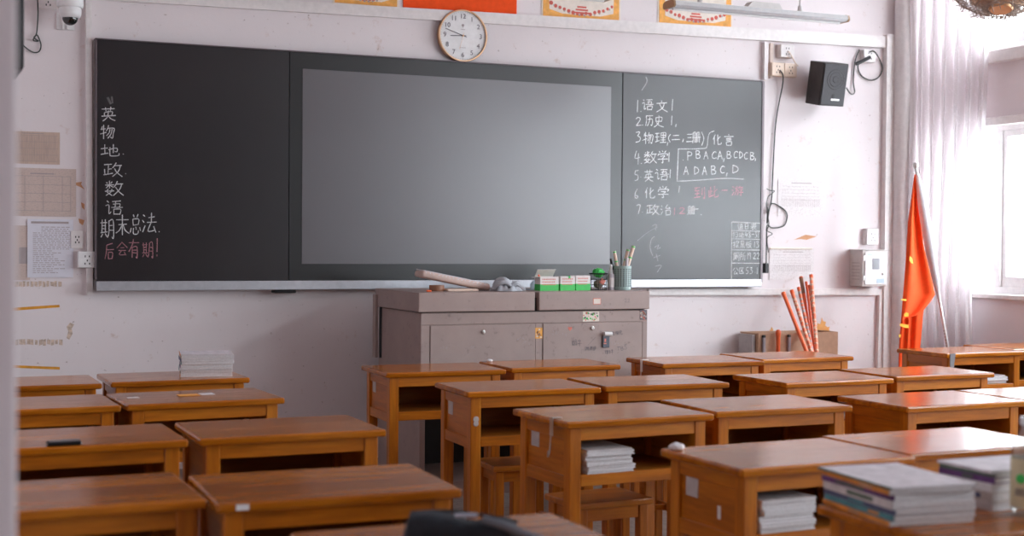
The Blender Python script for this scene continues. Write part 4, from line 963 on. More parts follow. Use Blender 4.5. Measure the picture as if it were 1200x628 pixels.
desk('M2b', 3.010, 5.407, -2.5, 'middle block second row desk, empty, next to the one with the round leg mark')
desk('M3a', 2.326, 4.433, 3.0, 'middle block third row desk with a metal hook on its side and papers inside')
desk('M3b', 2.974, 4.492, -.5, 'middle block third row desk with a few sheets inside, beside the hook desk')
desk('M4a', 2.343, 3.375, 2.0, 'large near desk with a white tissue on its far corner and booklets inside')
desk('M4b', 2.957, 3.43, 1.0, 'near desk with a blown-out shiny top behind the big book pile')
q = atZ(956, 590, DH); desk('M5a', q.x+.30, q.y-.21, 1.5, 'desk at the bottom corner carrying two book piles and the plastic bottle')
desk('R1a', 3.799, 6.314, -1.6, 'window block front row desk with a white hook clamped to its side, beside the lectern')
desk('R1b', 4.440, 6.405, 1.0, 'window block front row desk right in front of the cardboard box and sticks')
desk('R2a', 3.823, 5.303, 1.2, 'window block second row desk with crumpled paper sticking out beneath it')
desk('R2b', 4.484, 5.377, 1.2, 'window block second row desk without papers, beside the one with crumpled paper')
desk('R3a', 3.729, 4.382, 1.1, 'window block third row desk with knotty dark side panel and a shiny top')
desk('R3b', 4.348, 4.392, 1.1, 'third row desk cut off by the picture edge, next to the knotty panelled desk')
desk('Q1', 5.655, 6.394, 2.1, 'window-side desk with a grey clamp on its corner, in front of the flag')
q = atZ(1144, 403, DH); desk('Q2', min(q.x+.30, 6.29), max(q.y-.21, 6.50), 1, 'desk set slightly back right under the window, beside the grey clamp desk')
M['stick_dark'] = plain('clamp_grey', (.20, .19, .20), .4)
# marks and fittings that belong to single desks
def on_side(k, y0, y1, z0, z1, mat, name='sticker'):
    bm = BM(); xs = -(.255+.0225-.016)-.004; box(bm, (xs-.0015, y0, z0), (xs+.0002, y1, z1)); return mk(name, bm, mat, DESKS[k])
on_side('M1a', .068, .118, .63, .685, M['stick']); on_side('M2a', .062, .118, .625, .683, M['stick']); on_side('M3a', .058, .118, .628, .685, M['stick']); on_side('M4a', .055, .118, .626, .684, M['stick'])
on_side('M4a', -.060, -.045, .585, .622, M['white'], 'scratch_mark')
bm = BM(); lathe(bm, [(0, .003), (.011, .0025), (.013, .0), (0, 0)], 18, M=RX, c=(-.255, -.1878, .635)); lathe(bm, [(0, .003), (.010, .0025), (.012, .0), (0, 0)], 18, M=RX, c=(-.255, -.1878, .618)); mk('round_mark', bm, M['stick'], DESKS['M2a'], smooth=True)
def hook(k, y, mat, hk=True):
    bm = BM(); x = -DW/2
    box(bm, (x-.004, y-.012, DH-.06), (x-.0005, y+.012, DH+.004), .001); box(bm, (x-.004, y-.012, DH+.0005), (x+.035, y+.012, DH+.004), .001)
    if hk: tube(bm, spline([(x-.004, y, DH-.055), (x-.006, y, DH-.085), (x-.012, y-.004, DH-.12), (x-.022, y-.012, DH-.128), (x-.026, y-.022, DH-.108)]), .003, 8)
    mk('bag_hook', bm, mat, DESKS[k], label='metal bag hook')
hook('M3a', -.10, M['steel']); hook('R1a', .02, M['white'])
bm = BM(); x = -DW/2; prism(bm, [(x+.02, DH+.001), (x+.060, DH+.001), (x+.045, DH-.10), (x+.02, DH-.10)], 1, -DD/2-.004, -DD/2-.0005); mk('corner_clamp', bm, M['stick_dark'], DESKS['Q1'], label='grey corner clamp')
bm = BM(); box(bm, (-.255, -DD/2-.001, DH-.018), (-.225, -DD/2+.0005, DH-.004)); mk('edge_sticker', bm, M['white'], DESKS['L4b'])
bm = BM(); lathe(bm, [(0, .004), (.008, .003), (.009, 0), (0, 0)], 10, M=Matrix.Rotation(-PI/2, 3, 'Y'), c=(-.2650, -.03, .60)); mk('wood_knot', bm, M['dark'], DESKS['R3a'], smooth=True)
# small things lying on desks
def flat(k, x, y, w, d, mat, name, label, cat, h=.002, rot=0, z=DH):
    p = W(k, x, y, z+.0005); bm = BM(); box(bm, (-w/2, -d/2, 0), (w/2, d/2, h), min(h*.3, .003)); return mk(name, bm, mat, None, p, (0, 0, DESKS[k].rotation_euler.z+rot), label=label, cat=cat)
flat('L2b', -.02, .02, .08, .055, M['orange_paper'], 'paper_note', 'orange note on the second row desk away from the windows', 'note')
flat('L2b', .055, .03, .055, .06, M['paper'], 'paper_note', 'white slip lying next to the orange note', 'note')
flat('L2b', -.235, .01, .045, .03, M['paper'], 'paper_scrap', 'white scrap of paper near the corner of the orange note desk', 'paper scrap')
def crumple(k, x, y, r_, label, z=DH, sz=.5):
    p = W(k, x, y, z+r_*sz*.75); bm = BM(); bmesh.ops.create_icosphere(bm, subdivisions=3, radius=r_)
    for v_ in bm.verts: v_.co *= 1+.22*math.sin(v_.co.x*4/r_+x*50)*math.cos(v_.co.y*5/r_)*math.cos(v_.co.z*3/r_); v_.co.z *= sz
    mk('crumpled_tissue', bm, M['paper'], None, p, label=label, cat='tissue')
crumple('M4a', -.27, .165, .024, 'crumpled white tissue on the far corner of the large near desk')
crumple('M1b', -.255, .17, .016, 'tiny white paper scrap on the front row desk before the lectern')
t = flat('L3a', -.06, -.185, .095, .045, M['black'], 'phone', 'small black phone at the front edge of a third row desk', 'phone', .012)
bm = BM(); box(bm, (-.043, -.020, .0118), (.043, .020, .0128)); mk('phone_screen', bm, M['screen'], t)

# ------------------------------------------------------------------ stools
def make_stool():
    t = thing('wooden_stool', '', 'stool')
    bm = BM(); box(bm, (-.165, -.125, .390), (.165, .125, .415), .006, 2); mk('seat', bm, M['seat'], t)
    for sx in (-1, 1):
        for sy in (-1, 1):
            bm = BM(); s = .018; x, y = sx*.130, sy*.092; box(bm, (x-s, y-s, 0), (x+s, y+s, .390), .003); mk('leg', bm, M['leg'], t)
    for sy in (-1, 1):
        bm = BM(); box(bm, (-.112, sy*.092-.010, .342), (.112, sy*.092+.010, .390), .002); mk('apron', bm, M['rail'], t)
    for sx in (-1, 1):
        bm = BM(); box(bm, (sx*.130-.010, -.074, .342), (sx*.130+.010, .074, .390), .002); mk('apron', bm, M['side'], t)
        bm = BM(); box(bm, (sx*.130-.010, -.074, .14), (sx*.130+.010, .074, .175), .002); mk('stretcher', bm, M['side'], t)
    bm = BM(); box(bm, (-.120, -.011, .147), (.120, .011, .170), .002); mk('stretcher', bm, M['rail'], t)
    return t
ps = make_stool(); us = [False]
def stool(x, y, deg, label):
    o = copy_tree(ps) if us[0] else ps; us[0] = True
    o.location = (x, y, 0); o.rotation_euler = (0, 0, math.radians(deg)); o['label'] = label; o['group'] = 'stools under the desks'
stool(2.42, 5.47, -2, 'wooden stool under the desk with the round leg mark')
stool(2.36, 4.60, 4, 'wooden stool under the desk with the metal hook')
stool(3.02, 6.44, 3, 'wooden stool under the front row desk with the white scrap')
stool(3.04, 5.50, -2, 'wooden stool under the empty middle second row desk')
stool(3.02, 4.62, 0, 'wooden stool under the desk with a few sheets inside')

# ------------------------------------------------------------------ books and booklets
CV = [plain('cover_%d' % i, c_, .6, spec=.3, var=.2, vs=25) for i, c_ in enumerate([(.10, .27, .30), (.66, .25, .05), (.15, .06, .20), (.62, .58, .58), (.12, .16, .12), (.55, .50, .48), (.10, .11, .20), (.45, .30, .20), (.70, .66, .70)])]
ORD = ['bottom', 'second', 'third', 'fourth', 'fifth', 'sixth', 'seventh', 'eighth', 'ninth', 'tenth']
def book(name, label, cat, p, rz, w, d, h, cover, soft=0, group=None, spine=None):
    """closed book: its spine is on -x, page edges on the other three sides"""
    t = thing(name, label, cat, p, (0, 0, rz), group)
    r = random.Random(hash((round(p[0], 3), round(p[2], 4))) & 255); c_ = max(.0012, min(.0025, h*.12))
    bm = BM(); n = max(2, int(h/.004))
    for k in range(n):
        z0 = c_+(h-2*c_)*k/n; z1 = c_+(h-2*c_)*(k+1)/n-.0003
        e = r.uniform(0, .002+soft*.004); e2 = r.uniform(0, .002+soft*.004)
        box(bm, (-w/2+.002, -d/2+.002-e, z0), (w/2-.002+e2, d/2-.002, z1))
    mk('pages', bm, M['pages'], t)
    bm = BM(); e = r.uniform(0, .004)
    box(bm, (-w/2, -d/2-e, 0), (w/2+e, d/2, c_)); box(bm, (-w/2, -d/2-e*.5, h-c_), (w/2+e*.5, d/2, h))
    mk('cover', bm, cover, t)
    bm = BM(); box(bm, (-w/2-.0010, -d/2-e*.5, 0), (-w/2+.0012, d/2, h)); mk('spine', bm, spine or cover, t)
    if h > .006 and cover not in (M['paper'],):
        bm = BM(); L_ = d*.5; s0 = r.uniform(-.35, -.05)*d
        box(bm, (-w/2-.0014, s0, h*.25), (-w/2-.0006, s0+L_*r.uniform(.3, .9), h*.75)); mk('spine_print', bm, r.choice(CV), t)
    return t
def pile(base, rz, sizes, name, cat, where, group, covers, jit=.006, seed=1, soft=0, spines=None):
    r = random.Random(seed); z = base.z+.0006
    n = len(sizes)
    for i, (w, d, h) in enumerate(sizes):
        pos = 'topmost' if i == n-1 else ('bottom' if i == 0 else ORD[i]+' from the bottom')
        book(name, '%s %s in the pile %s' % (pos, cat, where), cat, (base.x+r.uniform(-jit, jit), base.y+r.uniform(-jit, jit), z), rz+r.uniform(-.05, .05), w, d, h, covers[i % len(covers)], soft, group, spines[i % len(spines)] if spines else None)
        z += h+.0004
# magazines on the far front row desk
a = atZ(211.7, 442, DH); b_ = atZ(273, 441, DH); d = (b_-a).normalized(); ctr = (a+b_)/2 + Vector((-d.y, d.x, 0))*.093
pile(ctr, math.atan2(d.y, d.x), [(.225, .185, .015), (.225, .185, .013), (.23, .19, .011), (.225, .185, .014), (.23, .18, .012), (.225, .185, .015), (.228, .185, .013), (.225, .187, .006)], 'magazine', 'magazine', 'on the front row desk', 'magazines piled on the front row desk', [M['pages'], CV[3], M['pages'], CV[5], M['pages'], CV[3], M['pages'], CV[8]], .004, 3, 1, [CV[1], CV[4], CV[0], CV[2], CV[0], CV[6], CV[7], CV[1]])
# booklets inside desks
def inside(k, x, y, sizes, where, group, seed, name='exercise_book', cat='exercise book'):
    p = W(k, x, y, .5624); pile(p, DESKS[k].rotation_euler.z, sizes, name, cat, where, group, [M['paper'], M['paper'], CV[3]], .006, seed, 1)
inside('M3a', -.118, -.060, [(.185, .25, .010), (.19, .25, .016), (.185, .25, .018), (.18, .25, .016), (.185, .25, .015), (.175, .25, .006)], 'inside the hook desk', 'exercise books inside the hook desk', 5)
inside('M4a', -.128, -.056, [(.18, .25, .016), (.185, .25, .014), (.18, .25, .018), (.175, .25, .016), (.18, .25, .014), (.18, .25, .012)], 'inside the large near desk', 'exercise books inside the large near desk', 6)
inside('M3b', .02, -.06, [(.24, .22, .012), (.21, .24, .006)], 'inside the desk beside the hook desk', 'exercise books inside the desk beside the hook desk', 7)
inside('Q1', .075, -.045, [(.26, .23, .014), (.25, .23, .012), (.25, .22, .012), (.24, .22, .008)], 'inside the grey clamp desk', 'exercise books inside the grey clamp desk', 8)
# crumpled sheet under the second row window desk
bm = BM(); nu = 14; gr = [[bm.verts.new((-.05+.10*i/nu+.004*math.sin(j), -.03+.06*j/nu, .006+.022*abs(math.sin(i*.9)*math.cos(j*.5))+.010*math.sin(i*1.7+j))) for j in range(nu+1)] for i in range(nu+1)]
for i in range(nu):
    for j in range(nu): bm.faces.new((gr[i][j], gr[i+1][j], gr[i+1][j+1], gr[i][j+1]))
bmesh.ops.solidify(bm, geom=bm.faces[:], thickness=.0012)
mk('crumpled_sheet', bm, M['paper'], None, W('R2a', .10, -.115, .576), label='crumpled white sheet inside the second row window block desk', cat='paper')
bm = BM(); box(bm, (-.12, -.10, 0), (.12, .10, .012), .002); mk('folder', bm, CV[5], None, W('R2a', -.02, -.03, .5622), (0, 0, .2), label='flat grey folder under the crumpled sheet inside a window block desk', cat='folder')
# the big pile and the smaller one at the bottom corner
a = atZ(1045, 617, DH); bl = atZ(963, 589, DH); dv = (bl-a); dv.z = 0; dep = dv.length; dv.normalize(); w_ = .205
d = Vector((dv.y, -dv.x, 0)); rz = math.atan2(d.y, d.x); ctr = a + d*(w_/2) + dv*(dep/2)
pile(ctr, rz, [(w_, dep, .010), (w_*1.0, dep*.98, .012), (w_*.99, dep, .012), (w_*1.0, dep, .019), (w_*1.01, dep*.99, .012), (w_*1.0, dep, .011), (w_*1.05, dep*1.03, .005)], 'textbook', 'textbook', 'at the bottom corner', 'textbooks in the big blurred pile', [CV[5], M['pages'], CV[3], M['pages'], CV[3], CV[5], CV[8]], .004, 9, 1, [CV[1], CV[0], CV[6], CV[3], CV[2], CV[1], CV[4]])
a = atZ(1128, 592, DH)
pile(Vector((2.375, 2.535, DH)), .03, [(.235, .165, .020), (.235, .165, .022), (.24, .165, .020), (.24, .17, .014), (.245, .172, .008), (.245, .175, .006)], 'workbook', 'workbook', 'between the big book pile and the bottle', 'workbooks in the smaller pile', [CV[3], CV[5], M['pages'], CV[2], CV[4], CV[8]], .003, 10)
# bottle
q = atZ(1202, 603, DH)
t = thing('plastic_bottle', 'clear plastic drink bottle with a pale yellow and green label at the picture edge', 'bottle', (q.x, q.y, DH))
bm = BM(); R_ = .033; lathe(bm, [(0, .004), (.020, 0), (.030, .003), (R_, .012), (R_, .145), (.030, .160), (.018, .185), (.0135, .192), (.0135, .205), (0, .205)], 32); mk('bottle_body', bm, M['clear'], t, smooth=True)
bm = BM(); lathe(bm, [(R_+.0004, .020), (R_+.0010, .020), (R_+.0010, .130), (R_+.0004, .130)], 32); lb = mk('bottle_label', bm, plain('yellow_label', (.68, .60, .38), .4), t, smooth=True)
bm = BM()
for a_ in (3.6, 4.4, 5.2): lathe(bm, [(0, .0008), (.010, .0006), (.011, 0), (0, 0)], 14, M=Matrix.Rotation(a_, 3, 'Z') @ Matrix.Rotation(PI/2, 3, 'Y'), c=((R_+.001)*math.cos(a_), (R_+.001)*math.sin(a_), .085))
mk('label_print', bm, M['green'], lb, smooth=True)
bm = BM()
for k in range(14): a_ = 3.3+.16*k; box(bm, (-.0015, -.0006, -.008), (.0015, .0006, .008), M=Matrix.Translation(((R_+.0012)*math.cos(a_), (R_+.0012)*math.sin(a_), .055)) @ Matrix.Rotation(a_+PI/2, 4, 'Z'))
mk('label_text', bm, M['ink_dark'], lb)
bm = BM(); lathe(bm, [(.0135, .203), (.0155, .204), (.0155, .219), (.014, .221), (0, .221)], 24); mk('cap', bm, M['white'], t, smooth=True)
# pencil pouch on the desk at the bottom edge
q = atZ(540, 632, DH)
t = thing('pencil_pouch', 'dark navy fabric pencil pouch lying on the desk at the bottom edge', 'pencil pouch', (q.x, q.y, DH), (0, 0, math.radians(-22)))
bm = BM(); n, mseg = 28, 28; rings = []
for i in range(n+1):
    u = i/n; x = -.115+.24*u; e = max(.25, min(1, u/.03, (1-u)/.10))**.5; hh = (.052-.030*max(0, u-.35)+.004*math.sin(9*u))*e; ww = (.044-.006*u)*e
    ring = []
    for k in range(mseg):
        a_ = 2*PI*k/mseg; cs, sn = math.cos(a_), math.sin(a_)
        dent = -.007*math.exp(-((u-.55)/.12)**2)*(sn > .4)
        ring.append(bm.verts.new((x+.004*sn, ww*math.copysign(abs(cs)**.45, cs), max(.001, hh*(.5+.5*math.copysign(abs(sn)**.45, sn))+dent+.0015*math.sin(14*u+a_*3)))))
    rings.append(ring)
for r0, r1 in zip(rings, rings[1:]):
    for k in range(mseg): bm.faces.new((r0[k], r0[(k+1) % mseg], r1[(k+1) % mseg], r1[k]))
bm.faces.new(rings[0][::-1]); bm.faces.new(rings[-1]); mk('pouch_body', bm, M['denim'], t, smooth=True)
bm = BM(); box(bm, (-.012, -.036, .0505), (.034, -.006, .0555), .002, 2); mk('pouch_label', bm, M['pouch'], t)
bm = BM(); tube(bm, spline([(-.10, .012, .053), (-.03, .012, .056), (.05, .012, .047), (.115, .01, .034)]), .003, 8); mk('zipper', bm, M['dark'], t, smooth=True)
bm = BM(); tube(bm, spline([(.045, -.03, .047), (.085, -.042, .038), (.12, -.048, .024), (.165, -.052, .010)]), .009, 8); mk('strap', bm, plain('grey_strap', (.17, .18, .21), .8), t, smooth=True)

# ------------------------------------------------------------------ cardboard box, sticks, leaf cut-outs
x0, x1 = atY(889, 392, 7.52).x, atY(982, 390, 7.52).x
t = thing('cardboard_box', 'plain brown cardboard box against the front wall behind the sticks', 'box', (x0, 7.52, 0)); w = x1-x0; h = .788; th = .006
bm = BM(); box(bm, (0, 0, 0), (w, th, h)); box(bm, (0, .21, 0), (w, .21+th, h)); box(bm, (0, th, 0), (th, .21, h)); box(bm, (w-th, th, 0), (w, .21, h)); box(bm, (th, th, 0), (w-th, .21, th)); mk('carton', bm, M['cardboard'], t)
bm = BM(); box(bm, (-.028, .03, 0), (-.006, .19, h-.01)); mk('side_flap', bm, M['greyprint'], t)
bm = BM(); box(bm, (w*.635, -.0015, h-.016), (w*.665, -.0002, h-.004)); mk('staple', bm, M['ink_dark'], t)
def bar(label, xpix):
    x = atY(xpix, 400, 7.50).x; t = thing('metal_bar', label, 'metal bar', (x, 7.505, 0), group='grey metal bars before the cardboard box')
    bm = BM(); box(bm, (-.009, -.006, 0), (.009, .012, .775), .002); mk('bar', bm, plain('grey_bar', (.32, .29, .32), .4), t)
    bm = BM(); box(bm, (-.0095, -.0065, .760), (.0095, .0125, .778), .002); mk('end_cap', bm, M['dark'], t)
bar('grey metal bar standing near the edge of the cardboard box, away from the sticks', 896); bar('grey metal bar between the short orange stick and the leaning sticks', 925.5)
LAYER = {918: 6, 928: 5, 936: 4, 938.8: 0, 944.8: 1, 948.3: 2, 950.6: 3}      # each stick leans on the one behind it
def stick(label, top, bot, r_, body, Yt=7.70, hook_=True, band=None, grp='leaning orange sticks'):
    k_ = LAYER[top[0]]
    def onplane(px, py):
        Y = 7.6
        for _ in range(12): Y = 7.665-.030*k_+.61*(atY(px, py, Y).z-1.12)
        return atY(px, py, Y)
    A = onplane(*top); B = onplane(*bot); d = (B-A); foot = A + d*(A.z/(A.z-B.z)); foot.z = .002
    t = thing('stick', label, 'stick', foot, group=grp); t['lean_top'] = list(A); v_ = A-foot
    bm = BM(); cyl(bm, (0, 0, 0), v_, r_, n=14); mk('shaft', bm, body, t, smooth=True)
    if band: 
        rr = random.Random(int(top[0]*10)); bm = BM(); L_ = v_.length; s_ = .34
        while s_ < .97:
            e = rr.uniform(.006, .018); cyl(bm, v_*s_, v_*min(.99, s_+e), r_*1.04, n=14); s_ += rr.uniform(.022, .04)
        mk('stripe', bm, band, t, smooth=True)
    bm = BM(); n_ = v_.normalized(); cyl(bm, v_*.985, v_+n_*.004, r_*1.12, n=14); mk('end_cap', bm, M['orange'] if body is not M['brown'] else M['beige'], t, smooth=True)
    if hook_:
        bm = BM(); tube(bm, [v_+Vector((.011*math.cos(a_), 0, .010+.011*math.sin(a_))) for a_ in [k*PI/8 for k in range(-1, 10)]], .0022, 6); mk('hanging_loop', bm, M['white'], t, smooth=True)
M['spk'] = plain('speckle_pink', (.80, .42, .30), .4, var=.5, vs=90)
P_ = plain('striped_orange', (.80, .20, .10), .4, var=.3, vs=50)
stick('plain orange stick, the most slanted of the leaning bunch', (918, 343.5), (943.5, 408), .0125, M['orange'], 7.71)
stick('speckled orange stick next to the most slanted plain one', (928, 341), (949.7, 409), .012, P_, 7.70, True, M['spk'])
stick('speckled stick standing third from the most slanted one', (936, 337.5), (951.4, 409), .010, P_, 7.69, False, M['greyprint'])
stick('stick with a long brown grip and white loop in the bunch', (938.8, 325.5), (951.5, 409), .012, M['orange'], 7.73, True, None)
stick('thin plain orange stick right beside the brown gripped one', (944.8, 331), (953.5, 402), .0085, M['orange'], 7.72, False)
stick('thin pink striped stick in the middle of the bunch', (948.3, 335), (956.5, 402), .0085, P_, 7.70, False, M['spk'])
stick('tallest speckled orange stick, the most upright of the bunch', (950.6, 323), (957, 409), .0115, P_, 7.71, True, M['spk'])
for o in [o for o in bpy.data.objects if o.get('label') == 'stick with a long brown grip and white loop in the bunch']:
    A = Vector(o['lean_top'])-o.location; bm = BM(); n_ = A.normalized(); cyl(bm, A-n_*.125, A-n_*.004, .0135, n=14); mk('grip', bm, M['brown'], o, smooth=True)
x = atY(911, 390, 7.50).x
t = thing('short_bat', 'short orange bat with rounded head before the cardboard box', 'bat', (x, 7.49, 0))
bm = BM(); lathe(bm, [(0, 0), (.012, 0), (.014, .02), (.013, .70), (.014, .76), (.016, .775), (.018, .790), (.017, .803), (.010, .812), (0, .814)], 18); mk('bat', bm, M['orange'], t, smooth=True)
def leaf(label, xc, ybase, w, h, seed):
    r = random.Random(seed); p = atY(xc, ybase, WY+.0004); s = 1622/8.8
    base = [(-.10, 0), (-.5, .10), (-.42, .28), (-.52, .46), (-.30, .48), (-.26, .66), (-.12, .60), (-.06, .82), (.02, 1.0), (.10, .80), (.22, .72), (.20, .52), (.34, .40), (.52, .44), (.44, .26), (.50, .12), (.10, 0)]
    bm = BM(); z0 = -.12
    pts = [(-.08*w/s, z0)] + [((u+r.uniform(-.04, .04))*w/s, v_*h/s) for u, v_ in base] + [(.08*w/s, z0)]
    prism(bm, pts, 1, -.0025, 0); mk('leaf_cutout', bm, M['leafpaper'], None, p, label=label, cat='paper leaf')
leaf('largest orange paper maple leaf on the wall behind the upright sticks', 963, 391, 24, 20, 1)
leaf('orange paper leaf on the wall above the short orange bat', 904, 392.5, 11, 10, 2)
leaf('small orange paper leaf at the outer end of the cardboard box', 893, 392.5, 9, 4, 3)
leaf('orange paper leaf half hidden behind the most slanted stick', 932, 391, 9, 6, 4)

# ------------------------------------------------------------------ flag on a leaning pole
A, B = atY(1073, 196, 7.33), atY(1110, 403, 7.08); d = B-A; foot = A + d*(A.z/(A.z-B.z))
t = thing('flag_on_pole', 'orange red flag with yellow stars furled on a pole leaning by the curtain', 'flag', (foot.x, foot.y, 0))
top = A-Vector((foot.x, foot.y, 0)); O = Vector((foot.x, foot.y, 0))
bm = BM(); cyl(bm, (0, 0, .004), top, .0095, n=14); mk('pole', bm, M['steel'], t, smooth=True)
bm = BM()
for k in range(40): cyl(bm, top*(.02+.0105*k), top*(.025+.0105*k), .0100, n=10)
mk('pole_thread', bm, M['greyprint'], t, smooth=True)
bm = BM(); bmesh.ops.create_uvsphere(bm, u_segments=16, v_segments=10, radius=.020, matrix=Matrix.Translation(top+Vector((0, 0, .012)))); lathe(bm, [(0, -.012), (.013, -.012), (.013, .002), (0, .002)], 14, c=top); mk('finial', bm, M['steel'], t, smooth=True)
def onpole(py): 
    f_ = (py-196)/(403-196); return A + d*f_
s0, s1 = onpole(205), onpole(350)
bm = BM(); ns = 24
rowl, rowr = [], []
pts = [s0+(s1-s0)*(k/ns)-O for k in range(ns+1)]
rr = [.012+.024*math.sin(PI*min(1, k/ns*1.02)**.9)**.7+.002*math.sin(k*1.3) for k in range(ns+1)]
tube(bm, pts, rr, 12); mk('hoist_sleeve', bm, plain('white_sleeve', (.60, .57, .60), .8), t, smooth=True)
def interp(tab, y):
    for (y0, v0), (y1, v1) in zip(tab, tab[1:]):
        if y <= y1: return v0+(v1-v0)*(y-y0)/(y1-y0)
    return tab[-1][1]
LEFT = [(204, 1071.5), (260, 1064), (310, 1061), (360, 1057), (405, 1053.5), (470, 1052)]
RIGHT = [(204, 1072.6), (240, 1075.5), (290, 1083), (345, 1096)]
def sheet(bm, ys, L, R, Yf, ncol=26, amp=.014, ph=0):
    rows = []
    for y in ys:
        row = []
        for j in range(ncol+1):
            v_ = j/ncol; xp = L(y)+(R(y)-L(y))*v_; Y = Yf(y, v_)+amp*math.sin(v_*9+ph+y*.008)*min(1, (y-200)/60)
            p = atY(xp, y, Y)-O; row.append(bm.verts.new(p))
        rows.append(row)
    for a_, c_ in zip(rows, rows[1:]):
        for j in range(ncol): bm.faces.new((a_[j], a_[j+1], c_[j+1], c_[j]))
bm = BM(); NY = 60
def poleY(y): return onpole(y).y
# front fold: bounded by the sleeve and by its own slanting lower hem
L1 = lambda y: interp(LEFT, y)
ys = [204+(345-204)*k/NY for k in range(NY+1)]
sheet(bm, ys, L1, lambda y: interp(RIGHT, y), lambda y, v_: poleY(y)-.012+.02*(1-v_))
hem = lambda y: 1066+(1096-1066)*max(0, 1-((y-345)/27))**.55
ys = [345+27*k/14 for k in range(15)]
sheet(bm, ys, L1, hem, lambda y, v_: poleY(min(y, 400))-.012+.02*(1-v_))
ys = [372+110*k/30 for k in range(31)]
sheet(bm, ys, L1, lambda y: 1066-.03*(y-372)*.4, lambda y, v_: poleY(345)-.06+.02*(1-v_), 10, .008)
bmesh.ops.remove_doubles(bm, verts=bm.verts, dist=.0005)
fl = mk('flag_cloth', bm, M['red'], t, smooth=True)
bm = BM()
ys = [340+145*k/40 for k in range(41)]
sheet(bm, ys, lambda y: 1062, lambda y: interp([(340, 1088), (366, 1082), (405, 1078.5), (485, 1077)], y), lambda y, v_: poleY(345)+.03, 16, .012, 2)
mk('back_fold', bm, M['red'], t, smooth=True)
bm = BM()
def flagpatch(quad, dy):
    slab(bm, [atY(x, y, poleY(min(y, 345))-.05-dy)-O for x, y in quad], (0, -1, 0), .0015)
flagpatch([(1066, 300), (1069, 303), (1070, 309), (1067.5, 308), (1065.5, 305)], 0); flagpatch([(1056, 350), (1062, 350.5), (1062, 352.5), (1056, 352)], .02)
flagpatch([(1059, 368), (1062, 366), (1064.5, 367), (1064.5, 371), (1059.5, 371)], .03); flagpatch([(1054.5, 379), (1064.5, 380.5), (1064.5, 384.5), (1060, 384), (1054.5, 382)], .03); flagpatch([(1053.5, 391), (1055.5, 392), (1055, 396), (1053.3, 395)], .03)
mk('star', bm, M['yellow'], fl)

# ------------------------------------------------------------------ curtain
bm = BM(); ns, nz = 150, 24; rows = []
for j in range(nz+1):
    z = .30+(ZC-.02-.30)*j/nz; row = []
    f_ = j/nz; tight = 1-.16*math.exp(-((z-1.0)/.9)**2)
    for i in range(ns+1):
        s = i/ns; x = 6.285+.300*s**1.1*tight; y = 7.655-.44*s*tight
        nx, ny = -.83, -.56
        wv_ = .042*math.sin(s*2*PI*6.5+.5*math.sin(3*z)) + .018*math.sin(s*2*PI*13+1+z*.8)
        x += nx*wv_-.0; y += ny*wv_; row.append(bm.verts.new((min(x, XR-.065), y, z)))
    rows.append(row)
for a_, c_ in zip(rows, rows[1:]):
    for i in range(ns): bm.faces.new((a_[i], a_[i+1], c_[i+1], c_[i]))
t = thing('curtain', 'long pale grey curtain bunched in the corner beside the window', 'curtain', (0, 0, 0))
mk('cloth', bm, M['curtain'], t, smooth=True)
bm = BM(); cyl(bm, (6.56, 7.72, ZC-.03), (6.56, 5.3, ZC-.03), .012, n=12); mk('curtain_rod', bm, M['white'], t, smooth=True)

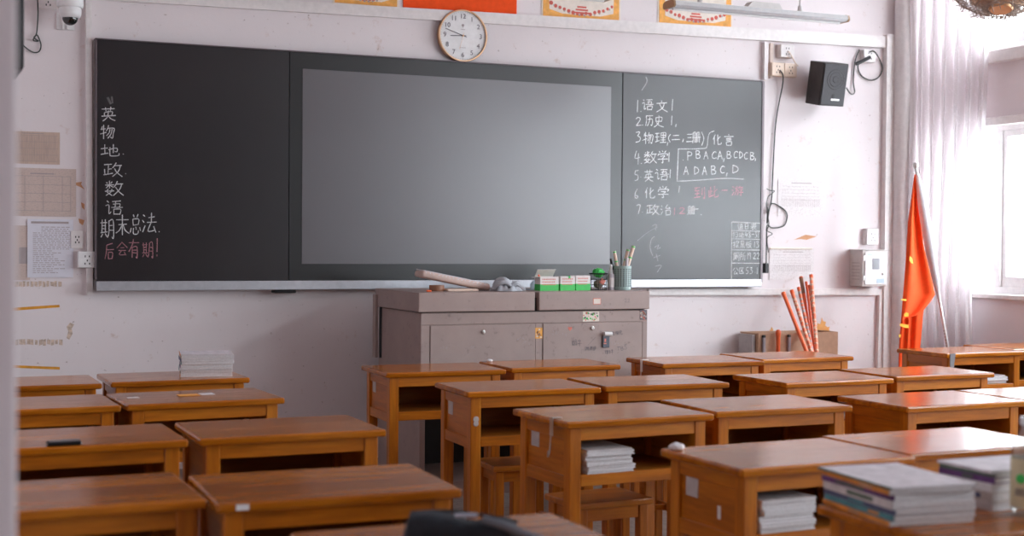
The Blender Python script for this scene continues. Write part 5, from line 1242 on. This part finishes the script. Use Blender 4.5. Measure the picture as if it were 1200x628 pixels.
# ------------------------------------------------------------------ caged ceiling fan
FY = 5.2; cap = atY(1173, 11, FY)
Rf = .27
t = thing('ceiling_fan', 'dusty caged fan with copper centre disc hanging at the top corner by the window', 'fan')
tilt = Matrix.Rotation(math.radians(18), 3, Vector((-.73, .68, 0)))
axis = tilt @ Vector((0, 0, -1)); ctr = cap - axis*(Rf*.80); t.location = ctr
TM = tilt
def ring_pts(r_, z, n=48): return [TM @ Vector((r_*math.cos(a_), r_*math.sin(a_), z)) for a_ in [2*PI*k/n for k in range(n+1)]]
bm = BM()
for ph in (25, 50, 72, 95, 120, 150): 
    a_ = math.radians(ph); tube(bm, ring_pts(Rf*math.sin(a_), -Rf*.80*math.cos(a_)), .004 if ph in (95,) else .0028, 6)
for k in range(54):
    az = 2*PI*k/54; tube(bm, [TM @ Vector((Rf*math.sin(p_)*math.cos(az), Rf*math.sin(p_)*math.sin(az), -Rf*.80*math.cos(p_))) for p_ in [math.radians(12+12*q_) for q_ in range(13)]], .0022, 5)
mk('cage_wire', bm, M['dusty'], t, smooth=True)
bm = BM(); lathe(bm, [(0, -.222), (.050, -.220), (.058, -.212), (.060, -.200), (0, -.198)], 32, M=TM); mk('centre_disc', bm, M['copper'], t, smooth=True)
bm = BM(); lathe(bm, [(0, -.185), (.09, -.176), (.15, -.145), (.19, -.09), (.20, -.03), (.19, .03), (.10, .08), (.05, .12), (0, .13)], 36, M=TM); mk('motor', bm, M['copper'], t, smooth=True)
for k in range(3):
    bm = BM(); R3 = Matrix.Rotation(2*PI*k/3+.4, 3, 'Z'); rows = []
    for i in range(9):
        u = i/8; rr_ = .06+.165*u; hw = .035+.055*math.sin(PI*min(1, u*.85+.1)); rows.append([TM @ (R3 @ Vector((rr_, -hw+2*hw*j/4, -.06+.035*(j/4-.5)))) for j in range(5)])
    vs = [[bm.verts.new(p) for p in row] for row in rows]
    for a_, c_ in zip(vs, vs[1:]):
        for j in range(4): bm.faces.new((a_[j], a_[j+1], c_[j+1], c_[j]))
    bmesh.ops.solidify(bm, geom=bm.faces[:], thickness=.003); mk('blade', bm, M['gold'], t, smooth=True)
bm = BM(); cyl(bm, TM @ Vector((0, 0, .12)), (0, 0, .22), .016, n=12); cyl(bm, (0, 0, .20), (0, 0, ZC-ctr.z), .014, n=12); mk('hanging_rod', bm, M['white'], t, smooth=True)
bm = BM(); r = random.Random(12)
for k in range(260):
    az = r.uniform(0, 2*PI); p_ = math.radians(r.uniform(10, 62)); q = Vector((Rf*math.sin(p_)*math.cos(az), Rf*math.sin(p_)*math.sin(az), -Rf*.80*math.cos(p_)))
    tube(bm, [TM @ q, TM @ (q*1.02+Vector((r.uniform(-.012, .012), r.uniform(-.012, .012), -r.uniform(.002, .010)))), TM @ (q*1.03+Vector((r.uniform(-.02, .02), r.uniform(-.02, .02), -r.uniform(.005, .016))))], .0022, 4)
mk('dust_fringe', bm, M['dusty'], t).__setitem__('kind', 'stuff')
